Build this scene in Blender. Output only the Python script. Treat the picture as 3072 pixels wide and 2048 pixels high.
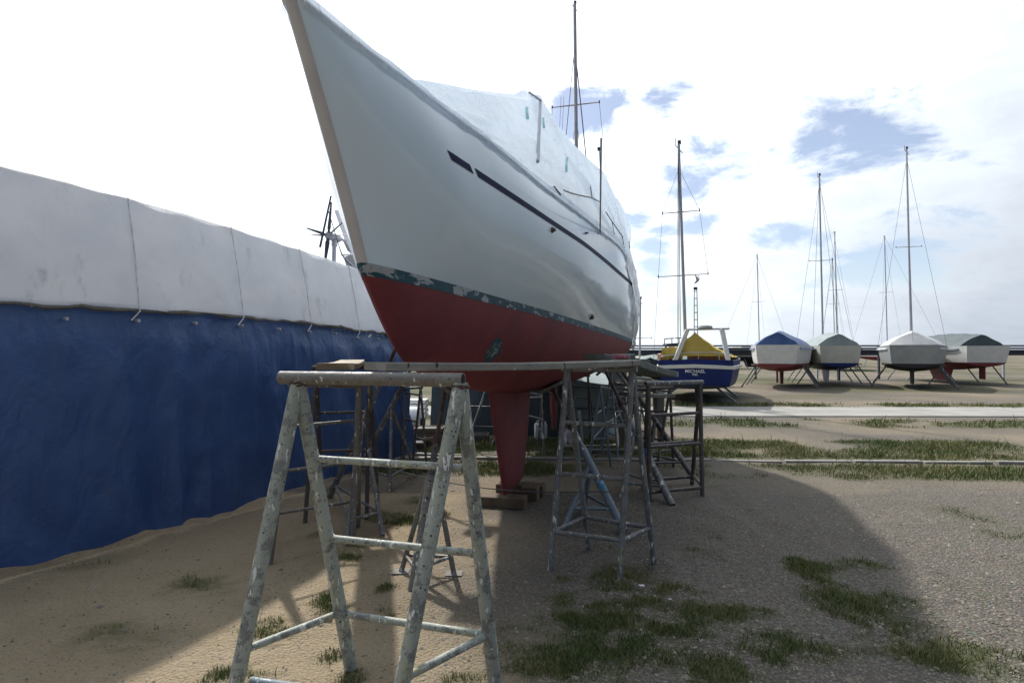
import bpy, bmesh, math, random
import numpy as np
from mathutils import Vector, Matrix
from mathutils.bvhtree import BVHTree

for o in list(bpy.data.objects):
    bpy.data.objects.remove(o)
S = bpy.context.scene
COL = S.collection
random.seed(7)
rng = np.random.default_rng(11)

# ------------------------------------------------------------------ camera
FPX, CAMH, PITCH = 1700.0, 1.6, math.atan(36 / 1700.0)      # focal length in photo pixels (photo 3072 wide)
cd = bpy.data.cameras.new('camera')
cam = bpy.data.objects.new('camera', cd)
COL.objects.link(cam)
cd.sensor_width = 36.0
cd.lens = 36.0 * FPX / 3072.0
cd.clip_start = 0.05
cd.clip_end = 6000
cam.location = (0, 0, CAMH)
cam.rotation_euler = (math.pi / 2 + PITCH, 0, 0)
S.camera = cam
S.render.resolution_x, S.render.resolution_y = 1024, 682

# ------------------------------------------------------------------ light
SUN_EL = math.radians(45)
SUN_DIR = Vector((-0.39, 0.92, 0)).normalized() * math.cos(SUN_EL) + Vector((0, 0, math.sin(SUN_EL)))
sd = bpy.data.lights.new('sun', 'SUN')
sun = bpy.data.objects.new('sun', sd)
COL.objects.link(sun)
sd.energy = 5.0
sd.angle = math.radians(1.4)
sd.color = (1.0, 0.95, 0.88)
sun.rotation_euler = (-SUN_DIR).to_track_quat('-Z', 'Y').to_euler()
sun.location = (-8, 20, 30)

S.view_settings.view_transform = 'Standard'
S.view_settings.look = 'None'
S.view_settings.exposure = 0.0
S.view_settings.gamma = 1.0
S.view_settings.use_curve_mapping = False
S.render.engine = 'CYCLES'


def build_world():
    w = bpy.data.worlds.new('World')
    S.world = w
    w.use_nodes = True
    nt = w.node_tree
    N, L = nt.nodes, nt.links
    for n in list(N):
        N.remove(n)
    out = N.new('ShaderNodeOutputWorld')
    bg = N.new('ShaderNodeBackground')
    bg.inputs['Strength'].default_value = 0.1
    L.new(bg.outputs[0], out.inputs[0])
    sky = N.new('ShaderNodeTexSky')
    sky.sky_type = 'NISHITA'
    sky.sun_disc = False
    sky.sun_elevation = SUN_EL
    sky.sun_rotation = math.atan2(SUN_DIR.x, SUN_DIR.y)
    sky.air_density = 1.0
    sky.dust_density = 0.6
    tc = N.new('ShaderNodeTexCoord')

    def vmath(op, a, b=None):
        n = N.new('ShaderNodeVectorMath'); n.operation = op
        for i, v in enumerate((a, b)):
            if v is None: continue
            if isinstance(v, (tuple, Vector)): n.inputs[i].default_value = v
            else: L.new(v, n.inputs[i])
        return n

    def m(op, a, b=None, c=None, clamp=False):
        n = N.new('ShaderNodeMath'); n.operation = op; n.use_clamp = clamp
        for i, v in enumerate((a, b, c)):
            if v is None: continue
            if isinstance(v, (int, float)): n.inputs[i].default_value = v
            else: L.new(v, n.inputs[i])
        return n.outputs[0]
    d = vmath('NORMALIZE', tc.outputs['Generated']).outputs[0]
    nz = N.new('ShaderNodeTexNoise'); nz.inputs['Scale'].default_value = 9.0; nz.inputs['Detail'].default_value = 10; nz.inputs['Roughness'].default_value = 0.62; nz.inputs['Distortion'].default_value = .35
    mp = N.new('ShaderNodeMapping'); mp.inputs['Scale'].default_value = (1, 1, 2.2); mp.inputs['Location'].default_value = (3.1, 0.4, 1.7)
    L.new(d, mp.inputs[0]); L.new(mp.outputs[0], nz.inputs['Vector'])
    nf = m('SUBTRACT', nz.outputs['Fac'], 0.5)
    # openings in the cloud sheet: a few seen ones plus a scattering all round the sky
    gap = None

    def direc(px, py):
        x = (px - 1536) / FPX; y = -(py - 1024) / FPX
        c, s = math.cos(PITCH), math.sin(PITCH)
        return Vector((x, c - y * s, s + y * c)).normalized()
    for (px, py, r, k) in ((1760, 335, .062, 1.0), (1850, 310, .04, .75), (1985, 300, .045, .95), (2075, 520, .085, .55), (1915, 655, .035, .7), (1990, 690, .03, .7), (2080, 675, .035, .6),
                           (1955, 740, .034, .8), (1950, 800, .034, .75), (2085, 930, .05, .55), (1925, 870, .03, .6),
                           (2500, 420, .10, .7), (2700, 760, .09, .7), (2400, 700, .05, .6)):
        c = direc(px, py)
        df = vmath('SUBTRACT', d, c).outputs[0]
        mm = N.new('ShaderNodeMapping'); mm.inputs['Scale'].default_value = (1, 1, 1.9); L.new(df, mm.inputs[0])
        ln = vmath('LENGTH', mm.outputs[0]).outputs['Value']
        g = m('MULTIPLY', m('SUBTRACT', 1.0, m('DIVIDE', ln, r * 1.5)), k * 1.25)
        gap = g if gap is None else m('MAXIMUM', gap, g)
    n2 = N.new('ShaderNodeTexNoise'); n2.inputs['Scale'].default_value = 2.3; n2.inputs['Detail'].default_value = 4
    L.new(mp.outputs[0], n2.inputs['Vector'])
    away = m('SUBTRACT', 1.0, vmath('DOT_PRODUCT', d, SUN_DIR).outputs['Value'])
    behind = m('ADD', m('SUBTRACT', m('MULTIPLY', n2.outputs['Fac'], 2.0), 2.0), m('MULTIPLY', away, .80))
    gap = m('MAXIMUM', gap, behind)
    gapm = m('MULTIPLY', m('ADD', gap, m('MULTIPLY', nf, 3.2)), 1.25, clamp=True)
    ss = N.new('ShaderNodeMapRange'); ss.interpolation_type = 'SMOOTHSTEP'
    ss.inputs['From Min'].default_value = 0.12; ss.inputs['From Max'].default_value = 0.95
    L.new(gapm, ss.inputs['Value'])
    mask = ss.outputs[0]
    # sunlit cloud: brighter towards the sun (forward scattering)
    dt = m('MAXIMUM', vmath('DOT_PRODUCT', d, SUN_DIR).outputs['Value'], 0.0)
    lobe = m('POWER', dt, 1.15)
    lum = m('ADD', m('MULTIPLY', lobe, 18.0), 1.5)
    lum = m('MULTIPLY', lum, m('ADD', m('MULTIPLY', nf, 0.5), 1.0))
    cc = N.new('ShaderNodeCombineColor')
    L.new(m('SUBTRACT', m('MULTIPLY', lum, .97), .45), cc.inputs[0]); L.new(lum, cc.inputs[1]); L.new(m('ADD', m('MULTIPLY', lum, 1.0), .9), cc.inputs[2])
    gain = N.new('ShaderNodeMix'); gain.data_type = 'RGBA'; gain.blend_type = 'ADD'; gain.inputs[0].default_value = 1.0
    L.new(sky.outputs[0], gain.inputs[6]); gain.inputs[7].default_value = (2.2, 2.2, 2.6, 1)
    mx = N.new('ShaderNodeMix'); mx.data_type = 'RGBA'
    L.new(mask, mx.inputs[0]); L.new(cc.outputs[0], mx.inputs[6]); L.new(gain.outputs[2], mx.inputs[7])
    L.new(mx.outputs[2], bg.inputs['Color'])


build_world()


# ------------------------------------------------------------------ pixel helper: a real point at a known depth
def at(px, py, d):
    x = (px - 1536) / FPX; y = -(py - 1024) / FPX
    c, s = math.cos(PITCH), math.sin(PITCH)
    r = Vector((x, c - y * s, s + y * c))
    return Vector((0, 0, CAMH)) + r * (d / r.y)


def grd(px, py, z=0.0):
    x = (px - 1536) / FPX; y = -(py - 1024) / FPX
    c, s = math.cos(PITCH), math.sin(PITCH)
    r = Vector((x, c - y * s, s + y * c))
    return Vector((0, 0, CAMH)) + r * ((z - CAMH) / r.z)


# ------------------------------------------------------------------ numpy noise
_perm = rng.random((256, 256))


def vnoise(x, y):
    x = np.asarray(x, float); y = np.asarray(y, float)
    xi = np.floor(x).astype(int); yi = np.floor(y).astype(int)
    fx = x - xi; fy = y - yi
    fx = fx * fx * (3 - 2 * fx); fy = fy * fy * (3 - 2 * fy)
    g = lambda a, b: _perm[a % 256, b % 256]
    return (g(xi, yi) * (1 - fx) + g(xi + 1, yi) * fx) * (1 - fy) + (g(xi, yi + 1) * (1 - fx) + g(xi + 1, yi + 1) * fx) * fy


def fbm(x, y, o=4):
    s = 0; a = .5
    for i in range(o):
        s = s + a * vnoise(x * 2 ** i + 17.3 * i, y * 2 ** i + 5.1 * i); a *= .5
    return s / (1 - .5 ** o)


def interp(tab, x):
    """monotone-ish cubic (Catmull-Rom on uneven knots) through a table"""
    xs = [t[0] for t in tab]; ys = [t[1] for t in tab]
    if x <= xs[0]: return ys[0]
    if x >= xs[-1]: return ys[-1]
    i = max(j for j in range(len(xs) - 1) if xs[j] <= x)
    def sl(j):
        if j <= 0: return (ys[1] - ys[0]) / (xs[1] - xs[0])
        if j >= len(xs) - 1: return (ys[-1] - ys[-2]) / (xs[-1] - xs[-2])
        a = (ys[j] - ys[j - 1]) / (xs[j] - xs[j - 1]); b = (ys[j + 1] - ys[j]) / (xs[j + 1] - xs[j])
        if a * b <= 0: return 0.0
        return 2 * a * b / (a + b)
    h = xs[i + 1] - xs[i]; t = (x - xs[i]) / h
    m0, m1 = sl(i) * h, sl(i + 1) * h
    return (2 * t**3 - 3 * t**2 + 1) * ys[i] + (t**3 - 2 * t**2 + t) * m0 + (-2 * t**3 + 3 * t**2) * ys[i + 1] + (t**3 - t**2) * m1


# ------------------------------------------------------------------ materials
class NT:
    def __init__(s, name):
        s.m = bpy.data.materials.new(name); s.m.use_nodes = True
        s.N = s.m.node_tree.nodes; s.L = s.m.node_tree.links
        s.b = s.N['Principled BSDF']
        s.tc = s.N.new('ShaderNodeTexCoord')

    def sock(s, n, i, v):
        if v is None: return
        if hasattr(v, 'is_output') or isinstance(v, bpy.types.NodeSocket): s.L.new(v, n.inputs[i])
        else: n.inputs[i].default_value = v

    def noise(s, scale, detail=5, rough=.55, vec=None, stretch=None, dist=0.0, obj=True):
        n = s.N.new('ShaderNodeTexNoise'); n.inputs['Scale'].default_value = scale; n.inputs['Detail'].default_value = detail
        n.inputs['Roughness'].default_value = rough; n.inputs['Distortion'].default_value = dist
        v = vec or s.tc.outputs['Object']
        if stretch:
            mp = s.N.new('ShaderNodeMapping'); mp.inputs['Scale'].default_value = stretch; s.L.new(v, mp.inputs[0]); v = mp.outputs[0]
        s.L.new(v, n.inputs['Vector'])
        return n.outputs['Fac']

    def vor(s, scale, feature='F1', vec=None, out='Distance'):
        n = s.N.new('ShaderNodeTexVoronoi'); n.inputs['Scale'].default_value = scale; n.feature = feature
        s.L.new(vec or s.tc.outputs['Object'], n.inputs['Vector'])
        return n.outputs[out]

    def step(s, v, lo, hi):
        n = s.N.new('ShaderNodeMapRange'); n.interpolation_type = 'SMOOTHSTEP'
        n.inputs['From Min'].default_value = lo; n.inputs['From Max'].default_value = hi
        s.L.new(v, n.inputs['Value']); return n.outputs[0]

    def mix(s, f, a, b, blend='MIX'):
        n = s.N.new('ShaderNodeMix'); n.data_type = 'RGBA'; n.blend_type = blend
        for i, v in ((0, f), (6, a), (7, b)):
            if isinstance(v, bpy.types.NodeSocket): s.L.new(v, n.inputs[i])
            elif isinstance(v, tuple) and len(v) == 3: n.inputs[i].default_value = (*v, 1)
            else: n.inputs[i].default_value = v
        return n.outputs[2]

    def math(s, op, a, b=None, clamp=False):
        n = s.N.new('ShaderNodeMath'); n.operation = op; n.use_clamp = clamp
        for i, v in ((0, a), (1, b)):
            if v is None: continue
            if isinstance(v, bpy.types.NodeSocket): s.L.new(v, n.inputs[i])
            else: n.inputs[i].default_value = v
        return n.outputs[0]

    def xyz(s):
        n = s.N.new('ShaderNodeSeparateXYZ'); s.L.new(s.tc.outputs['Object'], n.inputs[0]); return n.outputs

    def attr(s, name):
        n = s.N.new('ShaderNodeAttribute'); n.attribute_name = name; return n

    def col(s, c): 
        if isinstance(c, bpy.types.NodeSocket): s.L.new(c, s.b.inputs['Base Color'])
        else: s.b.inputs['Base Color'].default_value = (*c, 1)

    def rough(s, r):
        if isinstance(r, bpy.types.NodeSocket): s.L.new(r, s.b.inputs['Roughness'])
        else: s.b.inputs['Roughness'].default_value = r

    def bump(s, h, strength=.3, dist=.01):
        n = s.N.new('ShaderNodeBump'); n.inputs['Strength'].default_value = strength; n.inputs['Distance'].default_value = dist
        s.L.new(h, n.inputs['Height']); s.L.new(n.outputs[0], s.b.inputs['Normal'])


def simple(name, c, rough=.6, metal=0.0, var=.25, scale=6.0, bump=0.0):
    k = NT(name)
    n = k.noise(scale, 6)
    k.col(k.mix(k.step(n, .3, .7), tuple(x * (1 - var) for x in c), tuple(min(1, x * (1 + var)) for x in c)))
    k.rough(rough); k.b.inputs['Metallic'].default_value = metal
    if bump: k.bump(k.noise(scale * 8, 4), bump, .004)
    return k.m


def pipe_mat(name, paint, metal, rust=(.16, .08, .045), amount=.5, white=.62, rust_amt=.64):
    """old scaffold tube: worn paint over galvanised steel, rust, grime and splashes of boat paint"""
    k = NT(name)
    a = k.step(k.noise(13, 9, .72), amount - .012, amount + .012)         # flaking paint with crisp edges
    base = k.mix(a, metal, paint)
    tone = k.step(k.noise(2.6, 4, .6), .38, .68)
    base = k.mix(k.math('MULTIPLY', tone, .30), base, tuple(x * .5 for x in paint))
    g = k.step(k.noise(48, 8, .75), .56, .60)
    base = k.mix(k.math('MULTIPLY', g, .6), base, (.07, .065, .055))
    r = k.step(k.noise(6.5, 9, .72, dist=.5), rust_amt - .01, rust_amt + .03)
    base = k.mix(k.math('MULTIPLY', r, .8), base, rust)
    sp = k.step(k.noise(42, 2, .5, stretch=(1, 1, .28)), white + .03, white + .045)
    base = k.mix(sp, base, (.70, .70, .66))
    dr = k.step(k.noise(16, 3, .5, stretch=(1, 1, .16)), white + .045, white + .06)
    base = k.mix(dr, base, (.66, .67, .64))
    yl = k.step(k.noise(6, 4, .6, stretch=(1, 1, .3)), .64, .70)
    base = k.mix(k.math('MULTIPLY', yl, .5), base, (.40, .38, .17))
    vo = k.N.new('ShaderNodeTexVoronoi'); vo.inputs['Scale'].default_value = 34; k.L.new(k.tc.outputs['Object'], vo.inputs['Vector'])
    dots = k.math('MULTIPLY', k.step(vo.outputs['Distance'], .20, .14), k.step(k.noise(9, 3), .50, .56))
    base = k.mix(dots, base, (.03, .04, .045))
    k.col(base)
    k.rough(k.mix(a, (.40, .40, .40), (.62, .62, .62)))
    h = k.math('ADD', k.math('MULTIPLY', a, .5), k.math('ADD', sp, k.math('MULTIPLY', k.noise(70, 6, .7), .8)))
    k.bump(h, .45, .003)
    return k.m


def wood_mat(name, c, dark, splash=True, grain=(1, 1, 1)):
    k = NT(name)
    v = k.tc.outputs['Generated']
    mp = k.N.new('ShaderNodeMapping'); mp.inputs['Scale'].default_value = (2.0, 26, 14); k.L.new(v, mp.inputs[0])
    g = k.noise(4.0, 8, .7, vec=mp.outputs[0], dist=.6)
    base = k.mix(k.step(g, .35, .68), dark, c)
    b2 = k.step(k.noise(3.5, 6, .6), .42, .62)
    base = k.mix(k.math('MULTIPLY', b2, .5), base, tuple(x * .4 for x in c))
    st = k.step(k.noise(2.4, 5, .6, dist=.5), .56, .70)
    base = k.mix(k.math('MULTIPLY', st, .7), base, (.12, .085, .045))
    bk = k.step(k.noise(28, 3, .5, stretch=(1, 1, .3)), .66, .69)
    base = k.mix(bk, base, (.05, .05, .045))
    if splash:
        sp = k.step(k.noise(17, 4, .6, stretch=(1, 1, .45)), .665, .69)
        base = k.mix(sp, base, (.6, .6, .56))
    k.col(base); k.rough(.85)
    k.bump(g, .5, .004)
    return k.m


def tarp_mat(name, c, c2, rough=.45, transl=0.0, wr=7.0, bumpd=.02, dirt=.25):
    k = NT(name)
    n = k.noise(wr, 3, .45, dist=.6, stretch=(1, 1, .4))
    base = k.mix(k.step(k.noise(2.2, 5), .35, .68), c, c2)
    dn = k.step(k.noise(4.2, 7, .68, stretch=(1.4, 1.4, .6)), .55, .75)
    base = k.mix(k.math('MULTIPLY', dn, dirt), base, (.16, .15, .13))
    k.col(base); k.rough(rough)
    h = k.math('ADD', n, k.math('MULTIPLY', k.noise(wr * 6, 3), .12))
    k.bump(h, .75, bumpd)
    if transl:
        tr = k.N.new('ShaderNodeBsdfTranslucent'); k.L.new(base, tr.inputs[0])
        mx = k.N.new('ShaderNodeMixShader'); mx.inputs[0].default_value = transl
        k.L.new(k.b.outputs[0], mx.inputs[1]); k.L.new(tr.outputs[0], mx.inputs[2])
        k.L.new(mx.outputs[0], k.N['Material Output'].inputs[0])
    return k.m


def hull_white():
    k = NT('white gelcoat')
    n = k.noise(1.3, 4)
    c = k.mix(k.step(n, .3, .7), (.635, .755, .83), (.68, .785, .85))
    st = k.step(k.noise(2.0, 6, .6, stretch=(5, 5, .6)), .62, .85)
    c = k.mix(k.math('MULTIPLY', st, .22), c, (.42, .46, .48))
    k.col(c)
    k.rough(k.mix(k.step(k.noise(6, 6, .6), .35, .7), (.09, .09, .09), (.17, .17, .17)))
    k.b.inputs['Specular IOR Level'].default_value = .42
    k.bump(k.noise(1.1, 1.5), .05, .02)
    return k.m


PATCH = (0, 0, 0)


def bottom_red():
    k = NT('red antifouling')
    base = k.mix(k.step(k.noise(2.1, 6, .6), .3, .7), (.205, .033, .037), (.145, .024, .031))
    fade = k.step(k.noise(7, 7, .65), .52, .72)
    base = k.mix(k.math('MULTIPLY', fade, .35), base, (.20, .058, .06))
    # a rubbed patch where the old green coat and primer show through
    p0 = k.N.new('ShaderNodeVectorMath'); p0.operation = 'SUBTRACT'; k.L.new(k.tc.outputs['Object'], p0.inputs[0]); p0.inputs[1].default_value = PATCH
    ln = k.N.new('ShaderNodeVectorMath'); ln.operation = 'LENGTH'; k.L.new(p0.outputs[0], ln.inputs[0])
    dd = k.math('ADD', ln.outputs['Value'], k.math('MULTIPLY', k.math('SUBTRACT', k.noise(13, 6, .6), .5), .13))
    base = k.mix(k.step(dd, .105, .095), base, (.02, .065, .075))
    d2 = k.math('ADD', ln.outputs['Value'], k.math('MULTIPLY', k.math('SUBTRACT', k.noise(22, 5, .6), .5), .30))
    base = k.mix(k.step(d2, .050, .040), base, (.24, .27, .25))
    k.col(base); k.rough(.75)
    k.bump(k.noise(60, 5, .7), .25, .003)
    return k.m


def boot_green():
    k = NT('flaking green boot stripe')
    base = k.mix(k.step(k.noise(5, 5), .3, .7), (.004, .045, .070), (.006, .070, .095))
    pe = k.step(k.math('SUBTRACT', k.noise(6.5, 9, .68, stretch=(1, 1, 2.6), dist=.5), k.math('MULTIPLY', k.math('ADD', k.xyz()[1], 3.4, clamp=False), .022)), .512, .527)
    base = k.mix(pe, base, k.mix(k.noise(30, 4), (.40, .42, .43), (.26, .29, .31)))
    k.col(base); k.rough(.6)
    k.bump(pe, -.6, .003)
    return k.m


def ground_mat():
    k = NT('sandy yard ground')
    veg = k.attr('veg').outputs['Fac']; grv = k.attr('gravel').outputs['Fac']
    sand = k.mix(k.step(k.noise(.9, 8, .65), .32, .68), (.315, .252, .165), (.40, .328, .228))
    fine = k.noise(60, 6, .7)
    sand = k.mix(k.math('MULTIPLY', k.step(fine, .45, .7), .5), sand, (.16, .12, .078))
    vv = k.vor(55)
    grav = k.mix(k.step(vv, .1, .6), (.205, .175, .138), (.098, .081, .062))
    vcol = k.N.new('ShaderNodeTexVoronoi'); vcol.inputs['Scale'].default_value = 55; k.L.new(k.tc.outputs['Object'], vcol.inputs['Vector'])
    grav = k.mix(.35, grav, vcol.outputs['Color'], 'OVERLAY')
    hs = k.N.new('ShaderNodeHueSaturation'); hs.inputs['Saturation'].default_value = .45; k.L.new(grav, hs.inputs['Color'])
    base = k.mix(grv, sand, hs.outputs[0])
    mottle = k.step(k.noise(.45, 6, .65), .45, .75)
    base = k.mix(k.math('MULTIPLY', mottle, .35), base, (.115, .096, .074))
    v2 = k.math('MULTIPLY', veg, k.step(k.noise(14, 6, .7), .25, .55))
    base = k.mix(v2, base, k.mix(k.noise(5, 5), (.040, .055, .018), (.075, .085, .028)))
    k.col(base); k.rough(.95)
    k.b.inputs['Specular IOR Level'].default_value = .15
    h = k.math('ADD', k.math('MULTIPLY', vv, .6), k.math('ADD', fine, k.math('MULTIPLY', k.noise(9, 5), 1.2)))
    k.bump(h, .9, .022)
    return k.m


M = {}
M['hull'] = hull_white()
M['boot'] = boot_green()
M['ground'] = ground_mat()
M['navy'] = simple('navy stripe paint', (.010, .016, .062), .5, var=.15)
M['navy'].node_tree.nodes['Principled BSDF'].inputs['Specular IOR Level'].default_value = .06
M['stem'] = simple('stem light tone', (.48, .49, .53), .45, var=.06)  # greyer tone of the light on the rounded stem, put into its colour
M['cover'] = None
k = NT('white shrink film')
wn = k.noise(1.3, 3, .5, dist=1.2, stretch=(1.6, .7, 1.6))
cr = k.noise(1.0, 4, .6, dist=1.0, stretch=(2.0, .45, 2.4))          # long creases along the boat
line = k.step(k.math('ABSOLUTE', k.math('SUBTRACT', cr, .5)), .035, .0)
cr2 = k.noise(1.0, 4, .6, dist=1.2, stretch=(1.2, 1.4, .5))         # steeper ones
line2 = k.step(k.math('ABSOLUTE', k.math('SUBTRACT', cr2, .52)), .03, .0)
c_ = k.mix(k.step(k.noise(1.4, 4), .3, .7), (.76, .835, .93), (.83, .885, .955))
k.col(c_); k.rough(.30)
hh = k.math('ADD', wn, k.math('ADD', k.math('MULTIPLY', line, .16), k.math('MULTIPLY', line2, .12)))
k.bump(hh, .5, .09)
tr = k.N.new('ShaderNodeBsdfTranslucent'); k.L.new(c_, tr.inputs[0])
k.L.new(k.b.inputs['Normal'].links[0].from_socket, tr.inputs['Normal'])
mxs = k.N.new('ShaderNodeMixShader'); mxs.inputs[0].default_value = .58
k.L.new(k.b.outputs[0], mxs.inputs[1]); k.L.new(tr.outputs[0], mxs.inputs[2])
tp = k.N.new('ShaderNodeBsdfTransparent'); tp.inputs[0].default_value = (.95, .98, 1, 1)
mx2 = k.N.new('ShaderNodeMixShader'); mx2.inputs[0].default_value = .14
k.L.new(mxs.outputs[0], mx2.inputs[1]); k.L.new(tp.outputs[0], mx2.inputs[2])
k.L.new(mx2.outputs[0], k.N['Material Output'].inputs[0])
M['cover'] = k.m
k = NT('clear plastic sheet')
k.col((.78, .82, .86)); k.rough(.18)
k.bump(k.noise(5, 5, .6, dist=1.5, stretch=(1, 1, .5)), .7, .03)
tp = k.N.new('ShaderNodeBsdfTransparent'); mxs = k.N.new('ShaderNodeMixShader')
k.L.new(k.step(k.noise(3.2, 5, .6, dist=1.0, stretch=(1, 1, .6)), .35, .65), mxs.inputs[0])
ad = k.N.new('ShaderNodeMixShader'); ad.inputs[0].default_value = .45
k.L.new(k.b.outputs[0], ad.inputs[1]); k.L.new(tp.outputs[0], ad.inputs[2])
k.L.new(k.b.outputs[0], mxs.inputs[2]); k.L.new(ad.outputs[0], mxs.inputs[1])
k.L.new(mxs.outputs[0], k.N['Material Output'].inputs[0])
M['film'] = k.m
M['pipe_green'] = pipe_mat('pale green painted tube', (.36, .385, .335), (.19, .20, .19), amount=.46, rust_amt=.66)
M['pipe_rail'] = pipe_mat('weathered trestle rail', (.20, .19, .17), (.165, .15, .135), amount=.5, white=.64, rust_amt=.6)
M['pipe_grey'] = pipe_mat('grey galvanised tube', (.20, .205, .205), (.135, .14, .145), amount=.5, rust_amt=.64)
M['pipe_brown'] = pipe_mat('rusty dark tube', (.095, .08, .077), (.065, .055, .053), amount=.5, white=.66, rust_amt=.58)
M['pipe_blue'] = pipe_mat('blue painted tube', (.03, .12, .24), (.20, .22, .24), amount=.44, white=.66)
M['pipe_teal'] = pipe_mat('blue grey stand tube', (.17, .215, .24), (.16, .22, .27), amount=.5, white=.66, rust_amt=.69)
M['band_blue'] = pipe_mat('light blue paint band', (.06, .24, .38), (.20, .27, .32), amount=.46, white=.66)
M['wood'] = wood_mat('weathered scaffold plank', (.40, .385, .335), (.19, .175, .15))
M['wood_dark'] = wood_mat('dark wet plank', (.20, .19, .17), (.10, .095, .085))
M['wood_pale'] = wood_mat('pale sunlit plank', (.52, .46, .36), (.40, .35, .27))
M['wood_green'] = wood_mat('green grey plank', (.17, .195, .185), (.095, .108, .104))
M['wood_block'] = wood_mat('timber block', (.20, .145, .095), (.11, .08, .055), splash=False)
M['tarp_white'] = tarp_mat('dirty white sheet', (.70, .72, .76), (.80, .80, .82), .5, transl=.5, wr=3.0, bumpd=.02, dirt=.35)
M['tarp_blue'] = tarp_mat('blue tarpaulin', (.030, .075, .215), (.050, .105, .27), .40, transl=.12, wr=4.2, bumpd=.07, dirt=.18)
M['tarp_yellow'] = tarp_mat('yellow canvas', (.50, .37, .075), (.60, .46, .12), .8, transl=.15, wr=3, bumpd=.05, dirt=.18)
M['tarp_grey'] = tarp_mat('grey green sheet', (.16, .20, .205), (.21, .25, .255), .7, wr=2, bumpd=.03, dirt=.3)
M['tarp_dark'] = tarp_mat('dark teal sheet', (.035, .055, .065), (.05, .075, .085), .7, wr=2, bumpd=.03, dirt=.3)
M['alu'] = simple('aluminium spar', (.42, .42, .45), .42, .35, .12, 3)
M['wire'] = simple('steel wire', (.12, .12, .14), .5, .5, .1)
M['pole_grey'] = simple('grey plastic pole', (.33, .35, .39), .5, 0, .1, 4)
M['dark'] = simple('dark rubber', (.03, .03, .033), .7, 0, .2)
M['bronze'] = simple('bronze fitting', (.10, .085, .07), .35, .8, .2)
M['bluehull'] = simple('royal blue hull paint', (.008, .022, .13), .45, 0, .12, 2)
M['bluehull'].node_tree.nodes['Principled BSDF'].inputs['Specular IOR Level'].default_value = .25
M['cream'] = simple('cream paint', (.62, .61, .54), .4, 0, .06, 3)
M['black_bottom'] = simple('black antifouling', (.018, .018, .024), .8, 0, .3, 3)
M['varnish'] = simple('varnished wood', (.26, .105, .04), .35, 0, .3, 8)
M['white_paint'] = simple('white paint', (.72, .72, .70), .4, 0, .06, 4)
M['plastic'] = simple('translucent white plastic', (.70, .72, .74), .4, 0, .04, 4)
M['teal_tape'] = simple('teal tape', (.005, .40, .50), .4, 0, .1)
M['concrete'] = simple('concrete', (.22, .21, .195), .9, 0, .18, 5, .3)
M['road'] = simple('pale concrete road', (.27, .26, .24), .9, 0, .14, 1.2, .3)
M['steel_dark'] = simple('dark steel', (.045, .05, .07), .6, .2, .25, 2)
M['panel'] = simple('solar glass', (.03, .035, .05), .2, 0, .1)
M['grey_hull'] = simple('grey hull paint', (.30, .32, .33), .45, 0, .1, 2)
M['pink'] = simple('faded pink rope', (.38, .15, .18), .9, 0, .35, 40)
M['rag'] = simple('white rag', (.62, .62, .62), .9, 0, .2, 12)
M['rust'] = simple('rusty steel', (.075, .045, .038), .85, 0, .4, 14, .4)
M['gull'] = simple('gull feathers', (.30, .30, .31), .8, 0, .3, 9)
gm = NT('grass blades')
at_ = gm.attr('tint').outputs['Fac']
gm.col(gm.mix(at_, (.075, .115, .024), (.26, .23, .10)))
gm.rough(.7)
M['grass'] = gm.m
pm = NT('pebbles')
pa = pm.attr('tint').outputs['Fac']
pm.col(pm.mix(pa, (.09, .077, .062), (.27, .24, .20)))
pm.rough(.9)
M['pebble'] = pm.m

# ------------------------------------------------------------------ mesh helpers
ORG = {}


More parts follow.
